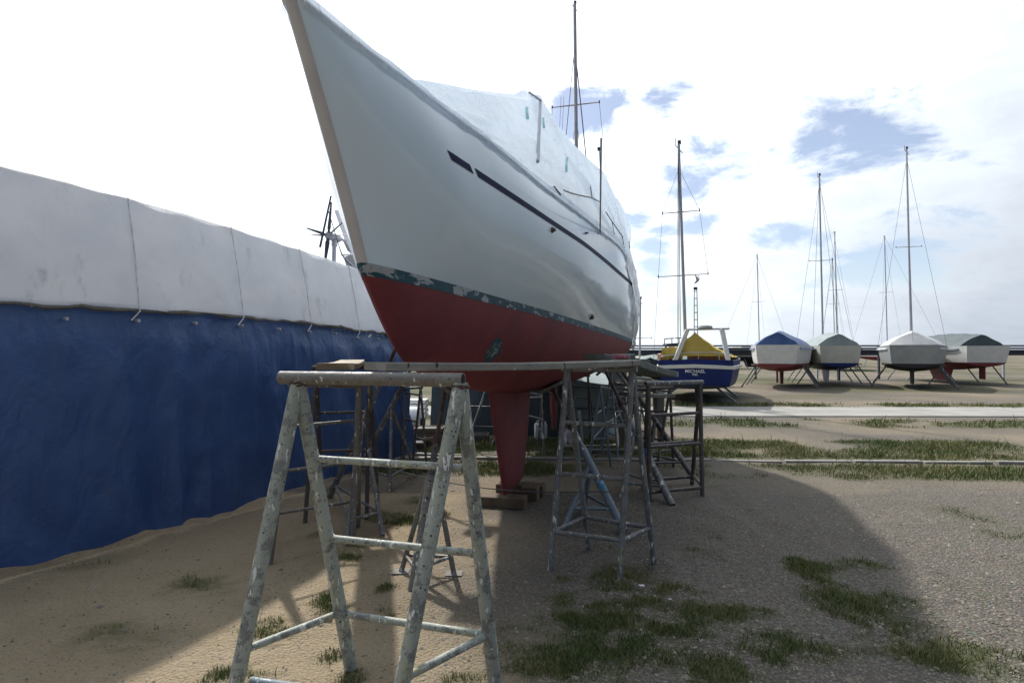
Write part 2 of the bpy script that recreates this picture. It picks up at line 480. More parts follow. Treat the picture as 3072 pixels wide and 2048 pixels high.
class MB:
    def __init__(s):
        s.v = []; s.f = []

    def tube(s, a, b, r, r2=None, n=10, cap=True):
        a = Vector(a); b = Vector(b); r2 = r if r2 is None else r2
        d = (b - a).normalized()
        x = d.orthogonal().normalized(); y = d.cross(x)
        o = len(s.v)
        for p, rr in ((a, r), (b, r2)):
            for i in range(n):
                t = 2 * math.pi * i / n
                s.v.append(p + (x * math.cos(t) + y * math.sin(t)) * rr)
        for i in range(n):
            j = (i + 1) % n
            s.f.append((o + i, o + j, o + n + j, o + n + i))
        if cap:
            s.f.append(tuple(o + i for i in reversed(range(n))))
            s.f.append(tuple(o + n + i for i in range(n)))
        return s

    def hollow(s, a, b, r, t=.004, n=20, rings=10, wob=0.0):
        """open pipe with wall thickness"""
        a = Vector(a); b = Vector(b); d = (b - a).normalized()
        x = d.orthogonal().normalized(); y = d.cross(x)
        o = len(s.v)
        path = [(a.lerp(b, i / rings), r) for i in range(rings + 1)] + [(b, r - t), (b - d * .12, r - t)]
        for p, rr in path:
            for i in range(n):
                q = 2 * math.pi * i / n
                s.v.append(p + (x * math.cos(q) + y * math.sin(q)) * rr)
        for k_ in range(len(path) - 1):
            for i in range(n):
                j = (i + 1) % n
                s.f.append((o + k_ * n + i, o + k_ * n + j, o + (k_ + 1) * n + j, o + (k_ + 1) * n + i))
        e = o + (len(path) - 1) * n
        s.f.append(tuple(e + i for i in range(n)))
        s.f.append(tuple(o + i for i in reversed(range(n))))
        return s

    def path(s, pts, r, n=8):
        pts = [Vector(p) for p in pts]
        o = len(s.v); up = None
        for k_, p in enumerate(pts):
            d = (pts[min(k_ + 1, len(pts) - 1)] - pts[max(k_ - 1, 0)]).normalized()
            x = d.orthogonal().normalized() if up is None else (up - d * up.dot(d)).normalized()
            up = x; y = d.cross(x)
            rr = r[k_] if isinstance(r, (list, tuple)) else r
            for i in range(n):
                t = 2 * math.pi * i / n
                s.v.append(p + (x * math.cos(t) + y * math.sin(t)) * rr)
        for k_ in range(len(pts) - 1):
            for i in range(n):
                j = (i + 1) % n
                s.f.append((o + k_ * n + i, o + k_ * n + j, o + (k_ + 1) * n + j, o + (k_ + 1) * n + i))
        s.f.append(tuple(o + i for i in reversed(range(n))))
        e = o + (len(pts) - 1) * n
        s.f.append(tuple(e + i for i in range(n)))
        return s

    def box(s, c, ax, ay, az):
        """c centre, half-axis vectors"""
        c = Vector(c); ax, ay, az = Vector(ax), Vector(ay), Vector(az)
        o = len(s.v)
        for k_ in (-1, 1):
            for j in (-1, 1):
                for i in (-1, 1):
                    s.v.append(c + ax * i + ay * j + az * k_)
        for q in ((0, 2, 3, 1), (4, 5, 7, 6), (0, 1, 5, 4), (2, 6, 7, 3), (0, 4, 6, 2), (1, 3, 7, 5)):
            s.f.append(tuple(o + i for i in q))
        return s

    def abox(s, c, sx, sy, sz):
        return s.box(c, (sx / 2, 0, 0), (0, sy / 2, 0), (0, 0, sz / 2))

    def grid(s, P, close=False):
        """P[i][j] rows of points"""
        o = len(s.v); R = len(P); C = len(P[0])
        for row in P:
            for p in row: s.v.append(Vector(p))
        for i in range(R - 1):
            for j in range(C if close else C - 1):
                j2 = (j + 1) % C
                s.f.append((o + i * C + j, o + i * C + j2, o + (i + 1) * C + j2, o + (i + 1) * C + j))
        return s

    def poly(s, pts):
        o = len(s.v)
        for p in pts: s.v.append(Vector(p))
        s.f.append(tuple(range(o, o + len(pts))))
        return s

    def build(s, name, mat, parent=None, smooth=True, bevel=0.0, solid=0.0, recalc=True):
        org = ORG.get(parent.name, Vector()) if parent else Vector()
        me = bpy.data.meshes.new(name)
        me.from_pydata([tuple(Vector(p) - org) for p in s.v], [], s.f)
        if recalc or bevel:
            bm = bmesh.new(); bm.from_mesh(me)
            if recalc: bmesh.ops.recalc_face_normals(bm, faces=bm.faces)
            if bevel:
                bmesh.ops.bevel(bm, geom=list(bm.edges), offset=bevel, segments=1, affect='EDGES')
            bm.to_mesh(me); bm.free()
        if smooth:
            for p in me.polygons: p.use_smooth = True
        me.materials.append(mat if not isinstance(mat, str) else M[mat])
        o = bpy.data.objects.new(name, me); COL.objects.link(o)
        if smooth:
            try: me.set_sharp_from_angle(angle=math.radians(42))
            except Exception: pass
        if parent:
            o.parent = parent; ORG[o.name] = org
        else:
            ORG[o.name] = Vector()
        if solid:
            md = o.modifiers.new('thickness', 'SOLIDIFY'); md.thickness = solid; md.offset = 0
        return o


def tag(o, label=None, cat=None, group=None, kind=None):
    if label: o['label'] = label
    if cat: o['category'] = cat
    if group: o['group'] = group
    if kind: o['kind'] = kind
    return o


def thing(name, loc, label, cat, group=None):
    e = bpy.data.objects.new(name, None); COL.objects.link(e)
    e.empty_display_size = .1
    e.location = loc; ORG[e.name] = Vector(loc)
    return tag(e, label, cat, group)


def L3(a, b, t): return Vector(a).lerp(Vector(b), t)


# ================================================================== THE SETTING
# ------------------------------------------------------------------ ground, with grass and gravel masks
patches = []      # (x, y, rx, ry, strength)


def add_patch(px, py, wx, wy, s=1.0):
    c = grd(px, py); r = grd(px + wx, py); n = grd(px, py + wy)
    patches.append((c.x, c.y, abs(r.x - c.x), max(abs(c.y - n.y), .03), s))


for a in ((1880, 1722, 90, 24), (1690, 1795, 45, 34), (1860, 1768, 75, 28), (1800, 1862, 130, 34), (1830, 1815, 80, 22), (2050, 1762, 80, 22), (2060, 1825, 95, 30),
          (1650, 1975, 120, 52), (1585, 1882, 48, 14, .8), (1700, 1735, 38, 10, .7), (1960, 1935, 120, 46), (2085, 1985, 60, 46), (1990, 1885, 80, 24), (1760, 1920, 80, 30, .8), (1900, 1960, 150, 40), (2060, 1900, 90, 30), (1700, 1850, 70, 22), (1930, 1800, 90, 22, .8),
          (1160, 1765, 24, 14), (1048, 1670, 30, 10), (1062, 1634, 26, 9), (980, 1790, 30, 30), (985, 1830, 40, 30), (1230, 1560, 60, 24), (1060, 2035, 50, 24, .8), (1390, 2030, 60, 24, .8),
          (1000, 1960, 40, 20, .7), (1330, 1540, 30, 14, .7), (1250, 1500, 60, 12), (960, 1600, 30, 14), (1170, 1850, 20, 9, .7), (1150, 1835, 24, 7, .6),
          (2200, 1830, 120, 30), (2350, 1940, 150, 60), (2600, 1800, 160, 50), (2200, 2000, 100, 50), (2850, 1950, 180, 70), (2480, 1700, 140, 24), (800, 1900, 80, 40), (600, 1750, 90, 30), (350, 1900, 140, 60), (700, 2020, 80, 30)):
    add_patch(*a)


def veg_mask(x, y):
    x = np.asarray(x, float); y = np.asarray(y, float)
    m = np.zeros_like(x)
    w = (fbm(x * 3.2, y * 3.2) - .5) * 2.0 + (fbm(x * 13.0, y * 13.0) - .5) * 1.3
    for (cx, cy, rx, ry, s) in patches:
        d = np.sqrt(((x - cx) / rx) ** 2 + ((y - cy) / ry) ** 2)
        m = np.maximum(m, np.clip((1.35 - d) * .9 + w, 0, 1) * s * .9)
    n = fbm(x * 1.1 + 3, y * 1.1)
    slope = .08 * x
    def band(lo, hi, k):
        yy = y + .05 * x
        e = np.clip(np.minimum((yy - lo) / .35, (hi - yy) / .35), 0, 1)
        return e * np.clip((n - .33) * 4, 0, 1) * k
    m = np.maximum(m, band(7.3, 8.55, 1.0)); m = np.maximum(m, band(8.7, 10.9, 1.0))
    m = np.maximum(m, band(12.4, 14.35, .85)); m = np.maximum(m, band(16.9, 18.8, .95))
    far = np.clip((y - 19) / 2, 0, 1) * np.clip((fbm(x * .2, y * .2) - .42) * 5, 0, 1) * .7
    m = np.maximum(m, far)
    lit = np.clip((fbm(x * 1.6 + 9, y * 1.6 + 4) - .62) * 6, 0, 1) * .35
    return np.clip(np.maximum(m, lit * (y < 7)), 0, 1)


def gravel_mask(x, y):
    b = 1 / (1 + np.exp(-(x + .25 + (y - 3.2) * .02 + (fbm(x * 1.3, y * 1.3) - .5) * 1.2) * 5))
    b = np.where(y > 6.5, np.clip(.8 + (fbm(x * .5, y * .5) - .5) * 1.2, 0, 1), b)
    return np.clip(b * .9, 0, 1)


def gz(x, y):
    x = np.asarray(x, float); y = np.asarray(y, float)
    near = np.clip((11 - np.hypot(x, y - 2)) / 4, 0, 1)
    rut = 0
    for c0 in (.55, 1.95):
        e = (x - c0 - .12 * (y - 2) - .25 * np.sin(y * .6)) / .13
        rut = rut - .022 * np.exp(-e * e) + .012 * np.exp(-(np.abs(e) - 1.6) ** 2 * 3)
    return near * ((fbm(x * 1.3, y * 1.3) - .5) * .04 + (fbm(x * 4.1 + 3, y * 4.1) - .5) * .028 + (fbm(x * 9, y * 9, 3) - .5) * .014 + rut) - .004 * near


def make_ground():
    n = 420; kk = 7.6; a = 1500 / math.sinh(kk)
    t = np.linspace(-1, 1, n)
    xs = a * np.sinh(kk * t) + .2; ys = a * np.sinh(kk * t) + 3.4
    X, Y = np.meshgrid(xs, ys)
    Z = gz(X, Y)
    v = np.stack([X, Y, Z], -1).reshape(-1, 3)
    i = np.arange(n * n).reshape(n, n)
    f = np.stack([i[:-1, :-1], i[:-1, 1:], i[1:, 1:], i[1:, :-1]], -1).reshape(-1, 4)
    me = bpy.data.meshes.new('ground')
    me.from_pydata(v.tolist(), [], f.tolist())
    for p in me.polygons: p.use_smooth = True
    for nm, arr in (('veg', veg_mask(X, Y)), ('gravel', gravel_mask(X, Y))):
        at2 = me.attributes.new(nm, 'FLOAT', 'POINT'); at2.data.foreach_set('value', arr.reshape(-1).astype(np.float32))
    me.materials.append(M['ground'])
    o = bpy.data.objects.new('ground', me); COL.objects.link(o)
    tag(o, 'sandy boatyard ground with gravel and grass patches', None, None, 'structure')


make_ground()

# road beyond the boats: a slab with edges
rd = MB()
rows = []
for i in range(41):
    x = -60 + i * 3.0
    y0 = 14.45 - .02 * x + .05 * math.sin(x * 1.7); y1 = 16.95 - .02 * x + .05 * math.sin(x * 1.3)
    rows.append([(x, y0, -.02), (x, y0 + .02, .03), (x, y1 - .02, .03), (x, y1, -.02)])
rd.grid(rows)
tag(rd.build('road', 'road', None, smooth=False), 'pale concrete road crossing the yard', None, None, 'structure')


def make_grass():
    P = []
    # candidate positions: near patches dense, strips sparser
    def scatter(x0, x1, y0, y1, n, h0, h1, w, thr):
        x = rng.uniform(x0, x1, n); y = rng.uniform(y0, y1, n)
        m = veg_mask(x, y)
        keep = (m > thr) & (rng.random(n) < m)
        x, y, m = x[keep], y[keep], m[keep]
        h = (h0 + (h1 - h0) * rng.random(len(x)) ** 2) * (.4 + .6 * m) * (1 + 1.6 * (rng.random(len(x)) > .985)) * (.6 + .9 * vnoise(x * 6, y * 6))
        P.append(np.stack([x, y, h, np.full(len(x), w)], -1))
    scatter(-1.6, 2.4, 2.3, 5.8, 330000, .012, .048, .0042, .22)
    scatter(2.4, 6, 2.3, 6.0, 60000, .015, .06, .006, .3)
    scatter(-5, -1.6, 2.3, 6.0, 40000, .015, .06, .006, .3)
    scatter(-4, 9, 7.0, 11.0, 150000, .02, .09, .008, .25)
    scatter(-10, 18, 12.2, 19.0, 90000, .03, .12, .016, .3)
    P = np.concatenate(P); n = len(P)
    ang = rng.uniform(0, 2 * np.pi, n); lean = rng.uniform(.1, .9, n); la = rng.uniform(0, 2 * np.pi, n)
    x, y, h, w = P.T
    z = gz(x, y) - .004
    bx, by = np.cos(ang) * w / 2, np.sin(ang) * w / 2
    dx, dy = np.cos(la) * lean * h, np.sin(la) * lean * h
    V = np.empty((n, 5, 3))
    V[:, 0] = np.stack([x - bx, y - by, z], -1); V[:, 1] = np.stack([x + bx, y + by, z], -1)
    V[:, 2] = np.stack([x + bx * .8 + dx * .35, y + by * .8 + dy * .35, z + h * .6], -1)
    V[:, 3] = np.stack([x - bx * .8 + dx * .35, y - by * .8 + dy * .35, z + h * .6], -1)
    V[:, 4] = np.stack([x + dx, y + dy, z + h], -1)
    me = bpy.data.meshes.new('grass')
    me.vertices.add(n * 5); me.vertices.foreach_set('co', V.reshape(-1))
    b = np.arange(n) * 5
    lo = np.stack([b, b + 1, b + 2, b + 3, b + 3, b + 2, b + 4], -1).reshape(-1)
    me.loops.add(n * 7); me.loops.foreach_set('vertex_index', lo.astype(np.int32))
    me.polygons.add(n * 2)
    st = np.stack([np.arange(n) * 7, np.arange(n) * 7 + 4], -1).reshape(-1)
    me.polygons.foreach_set('loop_start', st.astype(np.int32))
    me.update(calc_edges=True)
    tint = np.clip(fbm(x * 2.2 + 7, y * 2.2) * 1.4 - .35 + rng.normal(0, .22, n), 0, 1)
    a = me.attributes.new('tint', 'FLOAT', 'POINT'); a.data.foreach_set('value', np.repeat(tint, 5).astype(np.float32))
    me.materials.append(M['grass'])
    o = bpy.data.objects.new('grass', me); COL.objects.link(o)
    tag(o, 'short scruffy grass growing in patches and strips on the yard', 'grass', None, 'stuff')


make_grass()


def make_gravel():
    n = 90000
    y = 2.3 + 5.2 * rng.random(n) ** 1.5; x = rng.uniform(-.85, .85, n) * y * 1.05
    g = gravel_mask(x, y) * .85 + .15
    keep = (rng.random(n) < g * np.clip(fbm(x * 2, y * 2) * 1.5, 0, 1)) & (veg_mask(x, y) < .6)
    x, y = x[keep], y[keep]; n = len(x)
    r = .0035 + .009 * rng.random(n) ** 4 + .018 * (rng.random(n) > .988) * rng.random(n)
    base = np.array([[1, 0, 0], [0, 1, 0], [-1, 0, 0], [0, -1, 0], [.2, .1, .75], [0, 0, -.5]])
    F = np.array([[0, 1, 4], [1, 2, 4], [2, 3, 4], [3, 0, 4]])
    ang = rng.uniform(0, 6.28, n); c, s = np.cos(ang), np.sin(ang)
    sc = rng.uniform(.7, 1.3, (n, 3))
    B = base[None, :5] * sc[:, None, :] * r[:, None, None]
    V = np.empty((n, 5, 3))
    V[..., 0] = B[..., 0] * c[:, None] - B[..., 1] * s[:, None] + x[:, None]
    V[..., 1] = B[..., 0] * s[:, None] + B[..., 1] * c[:, None] + y[:, None]
    V[..., 2] = B[..., 2] + gz(x, y)[:, None]
    me = bpy.data.meshes.new('gravel')
    me.vertices.add(n * 5); me.vertices.foreach_set('co', V.reshape(-1))
    lo = (np.arange(n)[:, None, None] * 5 + F[None]).reshape(-1)
    me.loops.add(len(lo)); me.loops.foreach_set('vertex_index', lo.astype(np.int32))
    me.polygons.add(n * 4); me.polygons.foreach_set('loop_start', (np.arange(n * 4) * 3).astype(np.int32))
    me.update(calc_edges=True)
    a = me.attributes.new('tint', 'FLOAT', 'POINT'); a.data.foreach_set('value', np.repeat(np.clip(rng.normal(.45, .25, n), 0, 1), 5).astype(np.float32))
    me.materials.append(M['pebble'])
    o = bpy.data.objects.new('gravel', me); COL.objects.link(o)
    tag(o, 'loose grey gravel scattered over the sand', 'gravel', None, 'stuff')


make_gravel()

# concrete edging between the grass strips
ke = thing('concrete_edging', (0, 8.6, 0), 'low row of concrete edging blocks between the two grass strips', 'kerb')
for i in range(15):
    x = -4.5 + i * 1.0
    MB().box((x + random.uniform(-.02, .02), 8.62 - .05 * x + random.uniform(-.02, .02), random.uniform(-.02, .0)), (.475, -.024, random.uniform(-.006, .006)), (.003, .05, 0), (0, 0, .04)).build('kerb_block', 'concrete', ke, smooth=False, bevel=.008)

# ================================================================== THE YACHT
TH = math.radians(12)
AX = Vector((math.sin(TH), math.cos(TH), 0)); PN = Vector((math.cos(TH), -math.sin(TH), 0)); KP = Vector((0, 6.2, 0))


def W(u, v, z): return KP + AX * u + PN * v + Vector((0, 0, z))


UE = 5.0
BW = [(-3.53, 0), (-3.525, .018), (-3.505, .036), (-3.44, .062), (-3.31, .105), (-2.92, .21), (-2.18, .38), (-1.5, .54), (-.48, .75), (.88, 1.0), (2.0, 1.18), (3.0, 1.285), (4.0, 1.27), (5.0, 1.05)]
BC = [(-3.955, 0), (-3.95, .018), (-3.93, .036), (-3.87, .065), (-3.7, .15), (-3.25, .325), (-3.01, .39), (-2.64, .485), (-1.84, .68), (-.86, .90), (.82, 1.165), (1.85, 1.29), (3.0, 1.36), (4.0, 1.36), (5.0, 1.18)]
BS = [(-4.15, 0), (-4.145, .015), (-4.125, .032), (-4.05, .055), (-3.86, .10), (-3.68, .15), (-3.51, .20), (-3.13, .30), (-2.76, .41), (-2.29, .52), (-1.82, .62), (-1.05, .81), (-.34, .97), (.46, 1.13), (1.24, 1.21), (2.2, 1.29), (3.2, 1.33), (4.2, 1.30), (5.0, 1.12)]
ZK = [(-3.53, 2.0), (-3.45, 1.93), (-3.35, 1.84), (-3.19, 1.69), (-3.0, 1.555), (-2.6, 1.44), (-1.87, 1.335), (-1.07, 1.25), (0, 1.17), (1.0, 1.14), (2.0, 1.18), (3.0, 1.30), (4.0, 1.48), (5.0, 1.70)]


def zw(u): return 2.04 - (u + 3.5) * .036


def zs(u): return 2.975 - .06 * (u + 4.1) + .006 * (u + 4.1) ** 2


def sfrac(i, n):
    t = i / n
    return .02 * t + .98 * t ** 2.3


TC = .715


def top_pt(s, t, side=1, off=0.0):
    """topsides: s 0..1 bow to stern, t 0..1 boot-top to sheer"""
    uw = -3.53 + (UE + 3.53) * s; uc = -3.955 + (UE + .05 + 3.955) * s; us = -4.15 + (UE + .15 + 4.15) * s
    lw = (t - TC) * (t - 1) / (TC); lc = t * (t - 1) / (TC * (TC - 1)); ls = t * (t - TC) / (1 - TC)
    b = lw * interp(BW, uw) + lc * interp(BC, uc) + ls * interp(BS, us)
    u = lw * uw + lc * uc + ls * us
    z = zw(u) * (1 - t) + zs(u) * t
    return W(u, side * (max(b, 0) + off), z)


def und_pt(u, q, side=1, off=0.0):
    """underbody: q 0..1 boot-top to centreline"""
    zz, zk = zw(u), interp(ZK, u)
    zk = min(zk, zz - .002)
    f = min(max((u + 3.5) / 3.5, 0), 1)
    n = 1.5 + .9 * f; m_ = 1.05 + .75 * f
    z = zz - (zz - zk) * q
    b = interp(BW, u) * max(0.0, 1 - q ** n) ** (1 / m_)
    return W(u, side * (b + off), z)


yacht = thing('sailing_yacht', (0, 6.2, 0), 'large white sailing yacht with red bottom under plastic film, propped up ashore', 'yacht')
NS = 110
g = MB()
for side in (1, -1):
    g.grid([[top_pt(sfrac(i, NS), j / 20, side) for j in range(21)] for i in range(NS + 1)])
tr_ = [top_pt(1, j / 20, 1) for j in range(21)] + [top_pt(1, 1 - j / 20, -1) for j in range(21)]
g.poly(tr_)
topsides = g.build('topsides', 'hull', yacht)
TOP_BVH = BVHTree.FromPolygons([tuple(v) for v in g.v], g.f)
# boot stripe and underbody
BOOT = .058
us_ = [-3.53 + (UE + 3.53) * sfrac(i, NS) for i in range(NS + 1)]


def und_z(u, dz, side, off=0.0):
    dep = max(zw(u) - min(interp(ZK, u), zw(u) - .002), .002)
    return und_pt(u, min(dz / dep, 1.0), side, off)


g = MB()
for side in (1, -1):
    g.grid([[und_z(u, BOOT * j / 3 , side, .0015) for j in range(4)] for u in us_])
g.build('boot_stripe', 'boot', yacht)
g = MB()
for side in (1, -1):
    rws = []
    for u in us_:
        dep = max(zw(u) - min(interp(ZK, u), zw(u) - .002), .002)
        q0 = min(BOOT / dep, 1.0)
        rws.append([und_pt(u, q0 + (1 - q0) * (1 - (1 - j / 22) ** 1.6), side) for j in range(23)])
    g.grid(rws)
g.poly([und_pt(UE, j / 22, 1) for j in range(23)] + [und_pt(UE, 1 - j / 22, -1) for j in range(23)])
BOT_BVH = BVHTree.FromPolygons([tuple(v) for v in g.v], g.f)
ph = BOT_BVH.ray_cast(Vector((0, 0, CAMH)), (at(1482, 1052, 5) - Vector((0, 0, CAMH))).normalized())[0]
PATCH = tuple(ph - ORG[yacht.name]) if ph else (0, 0, 0)
M['red'] = bottom_red()
g.build('underbody', 'red', yacht)
# deck
g = MB()
g.grid([[W(0, 0, 0) * 0 + top_pt(sfrac(i, 60), .97, 1).lerp(top_pt(sfrac(i, 60), .97, -1), j / 6) for j in range(7)] for i in range(61)])
g.build('deck', 'cream', yacht)
# coachroof below the film
g = MB()
rws = []
for i in range(15):
    u = -1.6 + i * .32
    w_ = .30 + .38 * min(1, (u + 1.6) / 2.2); h_ = .40 * min(1, (u + 1.7) / .5)
    zd = zs(u) - .04
    rws.append([W(u, w_, zd), W(u, w_ * .94, zd + h_ * .8), W(u, w_ * .75, zd + h_), W(u, 0, zd + h_ * 1.08), W(u, -w_ * .75, zd + h_), W(u, -w_ * .94, zd + h_ * .8), W(u, -w_, zd)])
g.grid(rws)
g.build('coachroof', 'cream', yacht)
# toe rail
for side in (1, -1):
    g = MB()
    g.path([top_pt(sfrac(i, 70), .995, side, .002) + Vector((0, 0, .006)) for i in range(1, 71)], .008, 6)
    g.build('toe_rail', 'white_paint', yacht)
# painted cove stripe in two pieces
def s_of(u_):  # s where cove line has given u
    return (u_ + 3.955) / (UE + .05 + 3.955)


for (ua, ub) in ((-3.215, -2.99), (-2.94, 4.6)):
    g = MB(); n_ = 6 if ub < -2 else 70
    rws = []
    for i in range(n_ + 1):
        s0 = s_of(ua + (ub - ua) * i / n_)
        # slanted ends: the upper edge starts further forward
        row = []
        for j in range(3):
            t = TC - .017 - .023 + .046 * j / 2
            row.append(top_pt(s0 - .0008 * (j - 1), t, 1, .0025))
        rws.append(row)
    g.grid(rws); g.build('cove_stripe', 'navy', topsides)

# stem facing
g = MB()
rws = []
for i in range(25):
    t = i / 24
    L_ = top_pt(sfrac(2.2, NS), t, -1); R_ = top_pt(sfrac(2.2, NS), t, 1); c_ = top_pt(0, t, 1)
    L2 = top_pt(sfrac(4.6, NS), t, -1, .002); R2 = top_pt(sfrac(4.6, NS), t, 1, .002)
    f_ = -AX * .003
    rws.append([L2, L_ + f_ - PN * .002, c_ + f_, R_ + f_ + PN * .002, R2])
g.grid(rws); g.build('stem_band', 'stem', topsides)
# skin fittings
for (px, py, r_) in ((1656, 690, .024), (1756, 700, .012), (1774, 950, .034)):
    h = TOP_BVH.ray_cast(Vector((0, 0, CAMH)), (at(px, py, 5) - Vector((0, 0, CAMH))).normalized())
    p, n_ = h[0], h[1]
    if n_.dot(PN) < 0: n_ = -n_
    MB().tube(p - n_ * .01, p + n_ * .012, r_, r_ * .9, 16).tube(p + n_ * .012, p + n_ * .03, r_ * .6, r_ * .5, 12).build('skin_fitting', 'bronze', topsides)
# fin keel
g = MB()
keel = [(1.30, -1.05, 1.25, .15), (1.18, -.98, 1.2, .13), (.9, -.82, 1.08, .12), (.55, -.62, .92, .115), (.30, -.48, .78, .11), (.17, -.42, .68, .105), (.145, -.36, .60, .06)]
rws = []
for (z, u0, u1, hw) in keel:
    row = []
    for k_ in range(25):
        a_ = 2 * math.pi * k_ / 24
        x_ = (1 - math.cos(a_)) / 2
        th_ = hw * 1.75 * (math.sqrt(max(x_, 0)) * .7 - .28 * x_ - .42 * x_ ** 3)
        row.append(W(u0 + (u1 - u0) * x_, math.copysign(max(th_, 0), math.sin(a_)), z))
    rws.append(row[:-1])
g.grid(rws, close=True); g.poly(rws[-1])
g.build('keel', 'red', yacht)
# skeg hung rudder and propeller shaft
g = MB()
rws = []
for (z, u0, u1, hw) in ((1.36, 3.05, 3.75, .07), (1.0, 3.12, 3.72, .065), (.6, 3.22, 3.68, .06), (.34, 3.3, 3.62, .045)):
    rws.append([W(u0, 0, z), W(u0 + (u1 - u0) * .25, hw, z), W(u0 + (u1 - u0) * .6, hw * .7, z), W(u1, 0, z), W(u0 + (u1 - u0) * .6, -hw * .7, z), W(u0 + (u1 - u0) * .25, -hw, z)])
g.grid(rws, close=True); g.poly(rws[-1])
g.build('rudder', 'red', yacht)
MB().tube(W(1.9, 0, 1.22), W(2.9, 0, .95), .016).build('propeller_shaft', 'bronze', yacht)

# ------------------------------------------------------------------ film cover over the yacht
cover = thing('boat_cover', W(0, 0, 2.9), 'translucent white plastic film tented over the yacht deck on poles', 'cover')
RID_Z = [(-4.15, 3.0), (-3.6, 3.005), (-3.2, 3.08), (-2.85, 3.26), (-1.5, 3.82), (0, 4.46), (1.08, 4.925), (1.2, 4.91), (1.6, 4.76), (2.6, 4.60), (3.8, 4.42), (5.05, 4.0)]
SH_V = [(-4.15, .0), (-3.4, .02), (-2.85, .04), (-1.5, .12), (0, .18), (1.0, .21), (1.6, .46), (2.05, .68), (2.55, .86), (3.2, 1.03), (4.15, 1.245), (4.4, 1.28), (5.05, 1.1)]
SH_Z = [(-4.15, 2.995), (-3.4, 3.02), (-2.85, 3.22), (-1.5, 3.77), (0, 4.38), (.92, 4.79), (1.02, 4.77), (1.3, 4.65), (1.7, 4.48), (2.1, 4.38), (2.55, 4.36), (2.8, 4.26), (3.2, 4.15), (4.15, 3.94), (4.4, 3.80), (5.05, 3.55)]


def cov_pt(u, w, side):
    """w 0 rail, .7 shoulder, 1 ridge"""
    us = u
    s = (u + 4.15) / (UE + .15 + 4.15)
    b = interp(BS, us)
    S0 = (b + .020, zs(u) + .015)
    H = (min(interp(SH_V, u), b + .02), interp(SH_Z, u)); R = (0.0, interp(RID_Z, u))
    if w < .7:
        f = w / .7
        v = S0[0] + (H[0] - S0[0]) * f; z = S0[1] + (H[1] - S0[1]) * f
        hgt = H[1] - S0[1]
        sag = -.05 * math.sin(math.pi * f) * min(1, hgt)          # hangs slightly hollow between rail and ridge
        v += sag
    else:
        f = (w - .7) / .3
        v = H[0] * (1 - f); z = H[1] + (R[1] - H[1]) * f - .02 * math.sin(math.pi * f)
    return v, z


def cov_world(u, w, side):
    v, z = cov_pt(u, w, side)
    v *= side
    p = W(u, v, z)
    hgt = min(1.0, max(0.0, (interp(SH_Z, u) - zs(u)) / .8))
    # tension folds: long creases drawn from the bow to the first frame, steeper ones aft of it
    body = max(0.0, math.sin(math.pi * min(1, w / .72))) ** .7 * hgt
    fwd = 1 / (1 + math.exp((u - .7) * 6))
    fold = fwd * body * (.034 * math.sin(w * 24 - u * 1.2 + 1.4 * math.sin(u * 1.7)) * (.3 + float(vnoise(u * 1.1, w * 9))) + .012 * math.sin(w * 57 + u * 2.0 + 2 * math.sin(u * 2.3)))
    fold += (1 - fwd) * body * (.045 * math.sin(u * 6.5 + w * 4.5 + 1.3 * math.sin(u * 2.1)) + .012 * math.sin(u * 17 + w * 9))
    fold += .06 * body * (float(vnoise(u * 2.3, w * 7 + 9)) - .5)
    ed = math.exp(-((w - .03) / .06) ** 2)
    gath = ed * (.010 * (vnoise(u * 9.0, side * 3.0) - .35) + .004 * math.sin(u * 26 + 2 * math.sin(u * 5)))
    hump = 0
    if u < -2.6:
        hump = .018 * float(vnoise(u * 4.2 + 3, 1.5)) * math.sin(math.pi * min(1, w / 1.0) * .5 + .3)
    n = PN * side
    return p + n * (fold + gath) + Vector((0, 0, float(hump) * .7 + fold * .3 + float(gath) * .6))


ul = [-4.15 + 9.2 * i / 150 for i in range(151)]
wl = [0, .015, .03, .05, .075, .1, .14, .18] + [.18 + .52 * j / 22 for j in range(1, 23)] + [.7 + .3 * j / 6 for j in range(1, 7)]
rws = []
for u in ul:
    rws.append([cov_world(u, w, 1) for w in wl] + [cov_world(u, w, -1) for w in reversed(wl[:-1])])
g = MB(); g.grid(rws); g.poly(rws[-1]); FILM = g
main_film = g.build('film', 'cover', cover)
# the film laps unevenly over the hull edge
for side in (1, -1):
    rws = []
    for i in range(421):
        u = -4.12 + 8.6 * i / 420
        lap = .012 + .055 * max(0.0, float(fbm(u * 2.6 + 5, side * 2.0)) - .25) ** 1.2 + .012 * float(vnoise(u * 17, 6))
        top = cov_world(u, .04, side); row = [top + PN * side * .004]
        s_ = (u + 4.15) / (UE + .15 + 4.15)
        for j in range(5):
            f = j / 4
            t_ = 1.0 - lap * f / .95
            o_ = .014 * (1 - f) + .005 + .010 * float(vnoise(u * 11 + f * 1.5, 3 + f * 2)) * (1 - .4 * f)
            row.append(top_pt(s_, t_, side, o_) + Vector((0, 0, .012 * (1 - f))))
        rws.append(row)
    MB().grid(rws).build('film_lap', 'cover', main_film)
